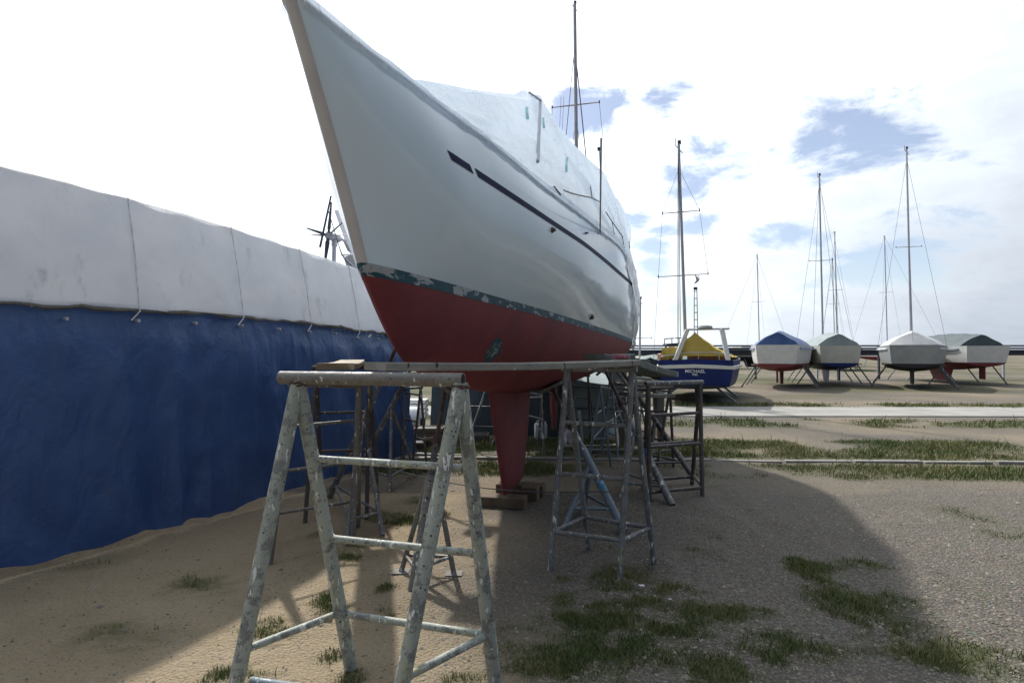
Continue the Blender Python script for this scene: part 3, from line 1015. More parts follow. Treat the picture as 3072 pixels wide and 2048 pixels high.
# loose sheet hanging over the quarter
rws = []
for i in range(46):
    row = []
    for j in range(31):
        t = 1.03 - 1.12 * j / 30
        u0 = 1.15 + 1.7 * max(0.0, 1 - max(t, 0)) ** 1.3 + .06 * math.sin(j * .9) + .05 * math.sin(j * 2.3)
        u = u0 + (4.98 - u0) * (i / 45)
        s = (u + 3.955) / (UE + 4.0)
        off = .018 + .022 * (math.sin(u * 11 + t * 2.2) * .5 + .5) * (.4 + (1 - max(t, 0))) + .012 * math.sin(t * 14 + u * 4)
        if t >= 0: p = top_pt(min(s, 1), min(t, 1), 1, off)
        else: p = und_z(u, -t * .9, 1, off + .01)
        if t > 1: p = p + Vector((0, 0, (t - 1) * .9))
        row.append(p)
    rws.append(row)
MB().grid(rws).build('hanging_sheet', 'film', cover)
# poles holding the film up, tapes and rails: found by casting on the film
FILM_BVH = BVHTree.FromPolygons([tuple(v) for v in FILM.v], FILM.f)


def surf(px, py, bvh=None, off=.012):
    o_ = Vector((0, 0, CAMH)); r_ = (at(px, py, 6.0) - o_).normalized()
    h = (bvh or FILM_BVH).ray_cast(o_, r_)
    if h[0] is None:
        h = (bvh or FILM_BVH).find_nearest(at(px, py, 7.5))
    n_ = h[1] if h[1].dot(r_) < 0 else -h[1]
    return h[0] + n_ * off


def on_film(pts, r, nm, mat, off, seg=6):
    out = []
    for (p, q) in zip(pts[:-1], pts[1:]):
        for i in range(seg): out.append(surf(p[0] + (q[0] - p[0]) * i / seg, p[1] + (q[1] - p[1]) * i / seg, off=off))
    out.append(surf(*pts[-1], off=off))
    MB().path(out, r, 8).build(nm, mat, main_film)


def straight(p, q, r, nm, mat, off):
    a_, b_ = surf(*p, off=off), surf(*q, off=off)
    # keep the pole clear of the film all along
    lift = 0.0
    for i in range(1, 8):
        m_ = a_.lerp(b_, i / 8)
        hit = FILM_BVH.ray_cast(Vector((0, 0, CAMH)), (m_ - Vector((0, 0, CAMH))).normalized())
        if hit[0] is not None:
            lift = max(lift, (m_ - Vector((0, 0, CAMH))).length - hit[3] + r * .6)
    v = (Vector((0, 0, CAMH)) - (a_ + b_) / 2).normalized() * lift
    MB().tube(a_ + v, b_ + v, r, n=12).build(nm, mat, cover)


straight((1619, 306), (1609, 485), .016, 'pole', 'pole_grey', .012)
straight((1587, 281), (1619, 304), .014, 'cross_bar', 'pole_grey', .012)
straight((1800, 522), (1801, 690), .0075, 'pole', 'pole_grey', .012)
tp_ = surf(1799, 524)
MB().tube(tp_, at(1798, 450, tp_.y), .0075).build('pole', 'pole_grey', cover)
MB().tube(at(1797, 452, tp_.y), at(1796, 443, tp_.y), .024).build('pole_cap', 'dark', cover)
for (x0, y0, x1, y1, w_) in ((1578, 322, 1581, 360, 4.5), (1628, 354, 1630, 386, 3.0), (1699, 474, 1697, 519, 3.5)):
    MB().grid([[surf(x0 + (x1 - x0) * i / 6 + sx * w_ + (1.5 if i == 0 else 0), y0 + (y1 - y0) * i / 6, off=.008) for sx in (-1, 0, 1)] for i in range(7)]).build('tape', 'teal_tape', main_film)
for (seg, r_) in ((((1690, 572), (1718, 582), (1775, 594), (1798, 606)), .007), (((1770, 556), (1775, 592)), .007), (((1816, 636), (1840, 672), (1868, 712)), .007), (((1836, 668), (1842, 702)), .006), (((1866, 712), (1872, 742)), .006), (((1886, 724), (1889, 745)), .007), (((1660, 560), (1680, 585)), .008)):
    on_film(seg, r_, 'stanchion', 'wire', .004)

# ------------------------------------------------------------------ trestles
def trestle(label, apex_a, apex_b, feet_a, feet_b, rungs, rl, rr, rtop, mat, mat_rail, over=(.04, .04), cross=(.3,), front_rungs=(), name='trestle', group=None, foot=False, weld=False):
    """A-frame trestle: two apexes, each with a far-side and a near-side foot; rungs on the first leg pair, front_rungs on the second"""
    A, B = Vector(apex_a), Vector(apex_b)
    base = (Vector(feet_a[0]) + Vector(feet_b[0])) / 2; base.z = 0
    t = thing(name, base, label, 'trestle', group)
    d = (B - A).normalized()
    g = MB(); g.hollow(B + d * over[1], A - d * over[0], rtop, .005); g.build('top_rail', mat_rail, t)
    legs = []
    for ap, ft in ((A, feet_a), (B, feet_b)):
        for f in ft:
            f = Vector(f)
            tp = ap - Vector((0, 0, rtop * .55))
            lg = MB().tube(f, tp, rl * .98, rl, 14).build('leg', mat, t)
            legs.append((f, tp))
            if weld:
                dv = (tp - f).normalized(); x_ = dv.orthogonal().normalized(); y_ = dv.cross(x_); c_ = tp - dv * (rtop * .62)
                ring = [c_ + (x_ * math.cos(q_ * .35) + y_ * math.sin(q_ * .35)) * (rl * 1.02) + dv * .012 * random.random() for q_ in range(19)]
                MB().path(ring, [.004 + .004 * random.random() for _ in ring], 6).build('weld', 'rust', lg)
    def on(leg, z):
        f, tp = leg
        return f.lerp(tp, (z - f.z) / (tp.z - f.z))
    for z in rungs:
        rg = MB().tube(on(legs[0], z), on(legs[2], z), rr, n=12).build('rung', mat, t)
        if weld:
            a0, b0 = on(legs[0], z), on(legs[2], z); dv = (b0 - a0).normalized()
            for e_ in (a0 + dv * rl * 1.02, b0 - dv * rl * 1.02):
                x_ = dv.orthogonal().normalized(); y_ = dv.cross(x_)
                ring = [e_ + (x_ * math.cos(q_ * .35) + y_ * math.sin(q_ * .35)) * (rr * 1.04) + dv * .006 * random.random() for q_ in range(19)]
                MB().path(ring, [.003 + .003 * random.random() for _ in ring], 5).build('weld', mat, rg)
    for z in front_rungs:
        MB().tube(on(legs[1], z), on(legs[3], z), rr, n=12).build('rung', mat, t)
    for z in cross:
        MB().tube(on(legs[0], z), on(legs[1], z), rr, n=12).build('crossbar', mat, t)
        MB().tube(on(legs[2], z), on(legs[3], z), rr, n=12).build('crossbar', mat, t)
    return t


V = Vector
# front trestle
trestle('pale green paint-splashed trestle in the foreground under the long plank', (-.225, 2.48, 1.484), (-1.02, 2.71, 1.484),
        (V((-.075, 2.70, 0)), V((-.49, 2.25, 0))), (V((-.82, 2.92, 0)), V((-1.22, 2.46, 0))),
        (1.09, .69, .295), .0335, .0172, .0315, 'pipe_green', 'pipe_rail', over=(.012, .10), cross=(.30,), weld=True)
# right middle trestle
trestle('grey trestle with peeling legs under the right end of the long plank', at(1700, 1106, 4.45), at(1895, 1107, 4.21),
        (V((.283, 4.22, 0)), V((.63, 4.69, 0))), (V((.76, 4.03, 0)), V((1.09, 4.39, 0))),
        (1.07, .69, .27), .0225, .0165, .025, 'pipe_grey', 'pipe_grey', cross=(.27,), front_rungs=(.27,))
# far right trestle
f1, f2 = grd(1948, 1505), grd(2107, 1490)
trestle('dark rusty trestle in front of the blue boat under the sloping plank', at(1945, 1150, 6.25), at(2100, 1146, 6.6),
        (V((f1.x, f1.y, 0)), V((f1.x + .08, f1.y + .62, 0))), (V((f2.x, f2.y, 0)), V((f2.x + .08, f2.y + .62, 0))),
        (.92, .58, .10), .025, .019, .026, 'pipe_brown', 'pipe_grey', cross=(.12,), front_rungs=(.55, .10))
# second small trestle right
trestle('slim trestle standing behind the rusty one, before the road', at(1905, 1168, 7.9), at(2010, 1163, 7.9),
        (V((1.62, 8.1, 0)), V((1.72, 7.5, 0))), (V((1.96, 7.75, 0)), V((2.27, 8.0, 0))),
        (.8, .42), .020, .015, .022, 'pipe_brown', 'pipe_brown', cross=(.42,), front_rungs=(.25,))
# left trestle in front of blue tarpaulin
trestle('brown trestle beside the blue tarpaulin at the left', at(1078, 1156, 5.05), at(880, 1152, 4.6),
        (V((-1.43, 5.28, 0)), V((-1.36, 4.85, 0))), (V((-2.05, 4.85, 0)), V((-1.85, 4.35, 0))),
        (1.0, .62, .25), .028, .014, .024, 'pipe_rail', 'pipe_rail', cross=(.25,))
# trestle under the stern
trestle('thin grey trestle standing under the yacht stern', at(1800, 1160, 8.0), at(1835, 1166, 9.3),
        (V((1.06, 7.95, 0)), V((1.40, 8.05, 0))), (V((1.45, 9.4, 0)), V((1.95, 9.3, 0))),
        (.75, .4), .018, .013, .018, 'pipe_teal', 'pipe_grey', cross=(.4,), front_rungs=(.6,))
trestle('thin dark trestle behind the blue tarpaulin corner', at(1215, 1165, 8.6), at(1262, 1162, 8.2),
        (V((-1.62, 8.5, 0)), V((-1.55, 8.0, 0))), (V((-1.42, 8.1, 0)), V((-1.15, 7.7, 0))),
        (1.0, .62), .018, .013, .02, 'pipe_brown', 'pipe_grey', cross=(.4,))
trestle('narrow trestle by the white jerry can under the hull', at(1628, 1190, 9.6), at(1585, 1192, 10.2),
        (V((.52, 9.3, 0)), V((.45, 9.9, 0))), (V((.25, 10.1, 0)), V((.2, 10.5, 0))),
        (.9, .5), .02, .014, .02, 'pipe_grey', 'pipe_grey', cross=(.3,))


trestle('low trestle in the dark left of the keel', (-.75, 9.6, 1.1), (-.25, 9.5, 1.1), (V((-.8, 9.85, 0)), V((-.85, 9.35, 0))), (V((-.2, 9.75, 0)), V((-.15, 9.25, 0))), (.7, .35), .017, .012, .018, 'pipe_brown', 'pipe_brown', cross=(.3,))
trestle('tall slim trestle between the stern stands', (1.55, 8.9, 1.35), (2.0, 9.3, 1.35), (V((1.45, 9.15, 0)), V((1.6, 8.6, 0))), (V((1.95, 9.6, 0)), V((2.2, 9.0, 0))), (.9, .5), .017, .012, .018, 'pipe_teal', 'pipe_grey', cross=(.35,), front_rungs=(.7,))
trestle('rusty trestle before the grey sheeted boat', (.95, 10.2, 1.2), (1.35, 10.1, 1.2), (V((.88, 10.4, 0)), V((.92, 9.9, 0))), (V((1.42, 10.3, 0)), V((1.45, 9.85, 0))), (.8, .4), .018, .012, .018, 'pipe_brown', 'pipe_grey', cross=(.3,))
trestle('grey trestle beyond the stern, nearest the road', (2.25, 11.6, 1.25), (2.75, 11.9, 1.25), (V((2.2, 11.9, 0)), V((2.25, 11.3, 0))), (V((2.75, 12.2, 0)), V((2.85, 11.6, 0))), (.8, .4), .02, .014, .02, 'pipe_grey', 'pipe_brown', cross=(.4,), front_rungs=(.6,))
for (lab, a_, b_, r_, mt) in (('white spotted pole leaning behind the pale blue stand', at(1738, 1235, 9.0), grd(1748, 1330), .022, 'rag'), ('dark pole leaning on the grey sheeted boat', (1.2, 10.75, 1.1), (1.0, 10.3, 0), .018, 'pipe_brown'),
                              ('long grey pole leaning under the stern', (1.7, 9.2, 1.3), (2.6, 8.6, 0), .02, 'pipe_grey'), ('dark pole leaning behind the bow stand', (-1.0, 8.2, 1.25), (-.6, 7.6, 0), .018, 'pipe_brown'),
                              ('grey pole leaning left of the keel', (-.35, 8.8, 1.2), (-.75, 8.3, 0), .016, 'pipe_grey'), ('thin pale batten propped against the dark sheeted boat', (.35, 10.95, 1.3), (.1, 10.2, 0), .014, 'wood_pale')):
    tag(MB().tube(a_, b_, r_, r_ * .9, 10).build('leaning_pole', mt), lab, 'pole')
# ------------------------------------------------------------------ planks
def plank(label, a, b, w, th, mat, name='plank', side=None, group=None, seg=14, rough=.004, up=None):
    a, b = Vector(a), Vector(b)
    d = (b - a).normalized()
    sd_ = Vector(side) if side else d.cross(Vector((0, 0, 1))).normalized()
    sd_ = (sd_ - d * sd_.dot(d)).normalized()
    u_ = sd_.cross(d).normalized()
    if u_.z < 0: u_ = -u_
    rws = []
    c = .006
    for i in range(seg + 1):
        t = i / seg
        p = a.lerp(b, t)
        k1 = (random.random() - .5) * rough; k2 = (random.random() - .5) * rough
        sag = -u_ * .012 * math.sin(math.pi * t)
        e = [(-w / 2 + c, -th), (w / 2 - c, -th), (w / 2, -th + c), (w / 2, -c), (w / 2 - c, 0), (-w / 2 + c, 0), (-w / 2, -c), (-w / 2, -th + c)]
        rws.append([p + sag + sd_ * (x + k1) + u_ * (y + k2 * .5) for x, y in e])
    g = MB(); g.grid(rws, close=True); g.poly(rws[0]); g.poly(list(reversed(rws[-1])))
    # local frame along the plank so the grain follows it
    o = g.build(name, mat, None, smooth=False)
    me = o.data
    R = Matrix((d, sd_, u_)).transposed().to_4x4(); R.translation = a
    me.transform(R.inverted()); o.matrix_world = R
    return tag(o, label, 'plank', group)


# main plank laid from the foreground trestle to the right one
plank('long weathered grey plank across the picture on two trestles', (-.70, 2.89, 1.556), (.87, 4.26, 1.552), .235, .043, 'wood', side=(.66, -.75, 0), seg=24)
plank('short green-grey plank lying on the right end of the long plank', (.63, 4.33, 1.598), (.92, 4.60, 1.598), .20, .043, 'wood_green')
plank('green-grey plank sloping down to the rusty trestle at the right', at(1884, 1064, 4.42) - V((.87, -.5, 0)) * .15, at(2036, 1115, 5.9) - V((.87, -.5, 0)) * .15, .30, .06, 'wood_green')
plank('sunlit pale plank on the starboard side, left of the bow', (-1.70, 6.05, 1.535), (-1.19, 3.82, 1.535), .25, .045, 'wood_pale')
plank('dark plank lying behind on the slim trestle', at(1880, 1176, 7.2), at(2005, 1180, 8.0), .22, .05, 'wood_dark')
tr2 = trestle('trestle carrying the far end of the pale plank', (-1.45, 5.75, 1.46), (-1.95, 5.65, 1.46), (V((-1.42, 6.05, 0)), V((-1.40, 5.5, 0))), (V((-1.98, 5.95, 0)), V((-1.96, 5.4, 0))), (1.0, .6), .02, .014, .022, 'pipe_brown', 'pipe_brown', cross=(.3,))

# pink rope heap on plank end
rp = []
for i in range(90):
    a_ = i * .55
    r_ = .032 * (.5 + .5 * math.sin(i * .37)) + .010
    c_ = V((.80, 4.16, 0))
    rp.append(V((c_.x + math.cos(a_) * r_ * 1.5, c_.y + math.sin(a_) * r_ * .8, 1.556 + .012 * (1 + math.sin(i * .71)) + .003 * (i % 5))))
tag(MB().path(rp, .0055, 6).build('rope_tangle', 'pink'), 'tangled heap of faded pink rope on the end of the long plank', 'rope')


# ------------------------------------------------------------------ jack stands
def nearest_hull(x, y):
    q = V((x, y, 0)) - KP
    u = q.dot(AX); v = q.dot(PN); sg = 1 if v > 0 else -1
    best = None
    for j in range(60):
        p = und_pt(u, j / 59, sg)
        vv = (p - KP).dot(PN)
        if best is None or abs(vv - v) < best[0]: best = (abs(vv - v), p)
    return best[1]


def jack(label, top, foot, feet, joint, r, mat, mat2, pad=True, sleeve=.5, holes=False, plates=False, padsize=.17, base_z=.16, band=None):
    """yacht prop: inclined tube from the hull pad to its foot, two legs from a joint, base bars"""
    top, foot = Vector(top), Vector(foot)
    t = thing('boat_stand', (foot.x, foot.y, 0), label, 'boat stand')
    d = (foot - top).normalized()
    mid = top.lerp(foot, .30)
    MB().tube(top, mid, r * .55, n=12).build('screw_rod', 'rust', t)
    MB().tube(mid, top.lerp(foot, sleeve), r * .8, n=14).build('inner_tube', mat, t)
    mtb = MB().tube(top.lerp(foot, sleeve - .03), foot, r, n=16).build('main_tube', mat2, t)
    if band: MB().tube(top.lerp(foot, band[0]), top.lerp(foot, band[1]), r + .0015, n=16, cap=False).build('painted_band', band[2], mtb)
    MB().tube(mid - d * .02, mid + d * .05, r * 1.05, n=10).build('collar', 'rust', mtb)
    MB().tube(mid + V((-.11, 0, -.01)), mid + V((.11, 0, .01)), .011).build('handle', mat, t)
    j = top.lerp(foot, joint)
    fl = []
    for f in feet:
        f = Vector(f); fl.append(f)
        MB().tube(j, f, r * .62, n=12).build('leg', mat2, t)
    pts = [foot] + fl
    for a_, b_ in ((0, 1), (0, 2), (1, 2)):
        if b_ >= len(pts): continue
        def up(p, top_):
            return p.lerp(top_, base_z / max(top_.z, .2))
        pa = up(pts[a_], j if a_ else top); pb_ = up(pts[b_], j)
        MB().tube(pa, pb_, r * .42, n=10).build('base_bar', mat2, t)
    if plates:
        for f in fl:
            MB().abox(f + V((0, 0, .006)), .12, .10, .010).build('foot_plate', 'concrete', t, smooth=False)
    if holes:
        for q in (.36, .44, .52, .60, .68):
            p = top.lerp(foot, q); n_ = (V((0, 0, CAMH)) - p); n_ = (n_ - d * n_.dot(d)).normalized()
            MB().tube(p + n_ * r * .7, p + n_ * (r * 1.03), .009, n=10).build('peg_hole', 'dark', mtb)
    if pad:
        h = nearest_hull(top.x, top.y)
        # board pressed on the bottom, tilted as the plating
        eps = .05
        h2 = nearest_hull(top.x + PN.x * eps, top.y + PN.y * eps)
        sl = (h2 - h); 
        if sl.length < 1e-4: sl = PN.copy()
        sl.normalize()
        n_ = AX.cross(sl).normalized()
        if n_.z > 0: n_ = -n_
        c = top + n_ * .004
        pd = MB().box(c, AX * padsize * 1.1, sl * padsize * .75, n_ * .016).build('pad', 'wood_dark', t, smooth=False, bevel=.004)
        MB().tube(c + n_ * .05, c, .03, .05, 10).build('swivel', 'rust', pd)
    return t


def under(px, d, dz=.03):
    """a point just under the hull bottom on the line of sight column px at depth d"""
    x = (px - 1536) / FPX * d
    p = nearest_hull(x, d)
    return V((x, d, p.z - dz))


jack('perforated post stand with square foot plates under the bow', under(1338, 4.55), grd(1236, 1772), (grd(1203, 1716), grd(1362, 1722)), .42, .031, 'pipe_brown', 'pipe_rail', holes=True, plates=True, sleeve=.52, base_z=.12)
jack('pale blue boat stand on the port side, nearest the keel', under(1655, 6.2), grd(1872, 1592), (grd(1690, 1588), V((.75, 5.9, 0))), .58, .037, 'pipe_grey', 'pipe_teal', sleeve=.50, band=(.66, .76, 'band_blue'))
jack('dark blue boat stand on the port side, farther aft', under(1812, 7.6), grd(2016, 1515), (grd(1860, 1500), V((1.35, 6.9, 0))), .52, .04, 'pipe_brown', 'pipe_grey', sleeve=.42, band=(.52, .72, 'pipe_blue'))
jack('dark brown boat stand by the yacht stern', under(1848, 8.8), V((2.35, 7.4, 0)), (V((1.75, 7.3, 0)), V((1.9, 8.2, 0))), .55, .036, 'pipe_brown', 'pipe_brown')
jack('blue-grey boat stand leaning left in front of the blue tarpaulin', under(1225, 5.35), grd(988, 1492), (grd(1037, 1636), grd(1148, 1606)), .52, .034, 'pipe_teal', 'pipe_grey', sleeve=.45)
jack('grey boat stand leaning left, second from the bow on the starboard side', under(1290, 6.9), V((-2.0, 7.2, 0)), (grd(1170, 1475), V((-1.25, 7.5, 0))), .5, .032, 'pipe_brown', 'pipe_grey', sleeve=.45)
jack('grey stand under the starboard quarter behind the keel', under(1610, 9.3), V((-.35, 9.9, 0)), (V((.05, 9.2, 0)), V((.2, 10.0, 0))), .5, .03, 'pipe_grey', 'pipe_grey')

# keel blocks
kb = thing('keel_block', (.0, 6.15, 0), 'dark timber block under the front of the keel', 'block', 'keel blocks')
MB().box((-.09, 5.98, .055), AX.cross(V((0, 0, 1))) * .24, AX * .10, (0, 0, .055)).build('timber', 'wood_block', kb, smooth=False, bevel=.008)
kb = thing('keel_block', (.12, 6.5, 0), 'timber block under the back of the keel', 'block', 'keel blocks')
MB().box((.10, 6.48, .062), AX.cross(V((0, 0, 1))) * .27, AX * .10, (0, 0, .062)).build('timber', 'wood_block', kb, smooth=False, bevel=.008)
MB().box((.20, 6.24, .075), AX.cross(V((0, 0, 1))) * .09, AX * .10, (0, 0, .075)).build('timber', 'wood_block', kb, smooth=False, bevel=.008)

# chain tying two stands through below the hull
cp = [L3(grd(1872, 1592) + V((-.1, .1, .33)), V((-1.6, 6.1, .45)), i / 30) - V((0, 0, .12 * math.sin(math.pi * i / 30))) for i in range(31)]
tag(MB().path(cp, .006, 6).build('chain', 'wire'), 'thin chain stretched low between the stands in front of the keel', 'chain')
# loose pipe and small leg lying at lower left
tag(MB().hollow((-1.25, 2.75, .03), (-.66, 2.62, .03), .022).build('loose_pipe', 'pipe_teal'), 'loose blue-grey pipe lying on the ground at lower left', 'pipe')

# ------------------------------------------------------------------ neighbour boat at the left, wrapped in white sheet with a blue skirt
C0 = V((-1.70, 8.75, 0)); DN = V((-.31, -.95, 0)).normalized(); DW = V((-DN.y, DN.x, 0)) * -1   # DN along its side towards the camera
if DW.x > 0: DW = -DW
nb = thing('wrapped_boat', C0 + DN * 3 + DW * 1.3, 'neighbouring boat wrapped in dirty white sheet with blue tarpaulin skirt', 'boat')
LN, WN = 7.6, 2.9


def side_off(x):
    """how far the near side has curved in towards the centreline at distance x from the far end"""
    f = max(0.0, (x - 2.3) / (LN - 2.3))
    return WN / 2 * f ** 2.0


def loop_pt(q, inset):
    """boat-shaped outline: q 0..1, along the near side, round the pointed end and back along the far side"""
    q = q % 1
    if q < .47: x, y = LN * (q / .47), 0; y = side_off(x)
    elif q < .94: x = LN * (1 - (q - .47) / .47); y = WN - side_off(x)
    else: x, y = 0, WN * (1 - (q - .94) / .06)
    cx = min(max(x, .8), LN * .8); k_ = 1 - inset / (WN / 2)
    y = WN / 2 + (y - WN / 2) * k_
    x = x + (inset if x < .4 else 0) * (1 - x / .4 if x < .4 else 0) - inset * max(0, (x - LN * .8) / (LN * .2))
    return C0 + DN * x + DW * y


NQ = 260
rim = lambda q: 1.88 + .09 * min(1, ((loop_pt(q, 0) - C0).dot(DN)) / 2.5) + .05 * (float(fbm(q * 40, 2.2)) - .5)
rt = lambda q: 2.72 + .05 * ((loop_pt(q, 0) - C0).dot(DN))
rws = []
for j in range(13):
    f = j / 12
    row = []
    for i in range(NQ):
        q = i / NQ
        z = rt(q) + (rim(q) - rt(q)) * f
        ins = .16 * (1 - f) + .02 * math.sin(q * 130 + f * 3) * f + .02 * math.sin(q * 47)
        row.append(loop_pt(q, ins + .0) + V((0, 0, z)))
    rws.append(row)
g = MB(); g.grid(rws, close=True); nsh = g.build('side_sheet', 'tarp_white', nb)
rws2 = []
for j in range(9):
    f = j / 8
    row = []
    for i in range(NQ):
        q = i / NQ
        e = loop_pt(q, .16 + .0 * f); x = (e - C0).dot(DN)
        c = C0 + DN * min(max(x, 1.2), LN - 1.2) + DW * WN / 2
        p = e.lerp(c, f); row.append(V((p.x, p.y, rt(q) + .42 * f - .05 * math.sin(math.pi * f) + .012 * math.sin(q * 200 + f * 5))))
    rws2.append(row)
g = MB(); g.grid(rws2, close=True); g.build('roof_sheet', 'tarp_white', nb)
# hem batten along bottom of white sheet
MB().path([loop_pt(i / 200, -.01 + .012 * math.sin(i * .9)) + V((0, 0, rim(i / 200) - .01 + .02 * (float(vnoise(i * .7, 4)) - .5))) for i in range(200)], [.008 + .016 * float(vnoise(i * .45, 9)) for i in range(200)], 6).build('hem', 'wood_dark', nsh)
rws = []
for j in range(25):
    f = j / 24
    row = []
    for i in range(NQ * 2):
        q = i / NQ / 2
        z = (rim(q) + .04) * (1 - f) + (.03 + .06 * float(vnoise(q * 70, 1))) * f
        x = (loop_pt(q, 0) - C0).dot(DN)
        fold = .075 * (abs(math.sin(q * 120 + 2.6 * math.sin(q * 31) + .8 * f)) - .5) * (.12 + 1.0 * f) * (.15 + 1.1 * float(vnoise(q * 40, 3)))
        wr = .09 * (float(fbm(q * 46 + f * 2, f * 4.5 + q * 20)) - .5) * min(1, f * 3)
        flare = -.28 * f * math.exp(-x / 1.1)          # pulled out at the far corner
        row.append(loop_pt(q, .07 - .06 * min(1, f * 6) + fold + wr + flare * .5) + V((.06 * f * math.exp(-x * 1.4), 0, z)))
    rws.append(row)
g = MB(); g.grid(rws, close=True); nsk = g.build('tarpaulin_skirt', 'tarp_blue', nb)
for i in range(15):
    q = .012 + i * .031
    e_ = loop_pt(q, -.015)
    MB().tube(loop_pt(q, .02) + V((0, 0, rim(q) - .10)), loop_pt(q, -.02) + V((0, 0, rim(q) - .10)), .014, n=10).build('eyelet', 'alu', nsk)
    if i % 2 == 0:
        q2 = q + .004
        MB().path([loop_pt(q, .15) + V((0, 0, rt(q) + .01)), loop_pt(q, .05) + V((0, 0, (rt(q) + rim(q)) / 2)), loop_pt(q, -.03) + V((0, 0, rim(q) - .02)), loop_pt(q2, -.03) + V((0, 0, rim(q) - .10))], .006, 6).build('lashing', 'rag', nsh)
MB().tube(at(1112, 1005, 8.0), at(1099, 1014, 7.9), .016).build('batten_end', 'white_paint', nb)
# white leaning wrapped board behind our stem
g = MB()
a_, b_ = at(1158, 1010, 8.9), at(1020, 628, 8.9)
g.box((a_ + b_) / 2, (b_ - a_) / 2, V((.085, .02, .02)), V((0, .04, 0)))
tag(g.build('wrapped_pole', 'tarp_white', nb, smooth=False, bevel=.02), 'white wrapped pole leaning beside the sheeted boat')
# pale end panel seen right of the skirt
g = MB(); g.grid([[at(1148 + 8 * i, 1010 - 2 * i, 9.6), at(1152 + 9 * i, 1050, 9.6), at(1160 + 8 * i, 1100, 9.6), at(1168 + 8 * i, 1190, 9.6)] for i in range(7)])
g.build('end_panel', 'grey_hull', nb, solid=.03)

# wind generator on its pole
wg_c = at(997, 711, 8.0)
wg = thing('wind_generator', (wg_c.x, wg_c.y, 2.75), 'small wind generator with dark blades above the white sheeted boat', 'wind turbine')
MB().tube((wg_c.x + .02, wg_c.y, 2.70), wg_c + V((.03, 0, -.07)), .03).build('mast_pole', 'alu', wg)
MB().tube(wg_c + V((.03, 0, -.13)), wg_c + V((.03, 0, -.05)), .042).build('collar', 'alu', wg)
ncl = MB().tube(wg_c + V((-.02, -.10, .0)), wg_c + V((.05, .14, .0)), .062, .05, 14).build('nacelle', 'alu', wg)
hub = wg_c + V((-.02, -.11, 0))
for (dx, dy, ln, wd) in ((.08, 1, .43, .030), (.75, .7, .30, .016), (1, .02, .26, .010), (-1, .02, .2, .012), (-.9, .3, .28, .02), (-.12, -1, .36, .028)):
    dv = V((dx, 0, dy)).normalized(); sv = V((-dv.z, .5, dv.x)).normalized()
    rws = []
    for i in range(7):
        t = i / 6
        w_ = wd * (1.25 - .75 * t) if i else wd * .6
        p = hub + dv * (.04 + ln * t)
        rws.append([p + sv * w_, p + V((0, -.006, 0)), p - sv * w_, p + V((0, .006, 0))])
    g = MB(); g.grid(rws, close=True); g.poly(rws[-1]); g.build('blade', 'steel_dark', ncl)
tl = [at(1005, 715, 8.1), at(1020, 717, 8.15), at(1035, 722, 8.2), at(1041, 735, 8.25)]
MB().path(tl, [.03, .024, .018, .012], 8).build('tail_boom', 'alu', ncl)
MB().box(at(1040, 737, 8.25), V((.028, 0, -.012)), V((.04, .01, -.09)), V((0, .006, 0))).build('tail_fin', 'grey_hull', wg, smooth=False)
# dark spar and stays at left
sp = thing('leaning_spar', at(962, 742, 7.6), 'dark thin spar leaning up past the wind generator', 'spar')
MB().tube(at(960, 742, 7.6), at(993, 588, 7.6), .016, .012).build('spar_tube', 'steel_dark', sp)
MB().tube(at(985, 632, 7.62), at(1026, 768, 8.2), .006).build('stay', 'wire', sp)
MB().tube(at(1012, 724, 7.62), at(1030, 772, 8.2), .005).build('stay', 'wire', sp)
pn_ = thing('solar_panel', at(1050, 790, 8.2), 'dark solar panel on the roof edge of the sheeted boat', 'solar panel')
a1, a2, a3 = at(1030, 770, 8.2), at(1056, 764, 8.5), at(1072, 812, 8.5)
MB().box((a1 + a3) / 2 + V((.0, .02, .0)), (a2 - a1) / 2, (a3 - a2) / 2, V((0, .02, .006))).build('glass', 'panel', pn_, smooth=False)
MB().tube(a1, a3, .014).build('frame', 'alu', pn_); MB().tube(a1 + V((.0, -.02, .02)), a2, .012).build('frame', 'alu', pn_)

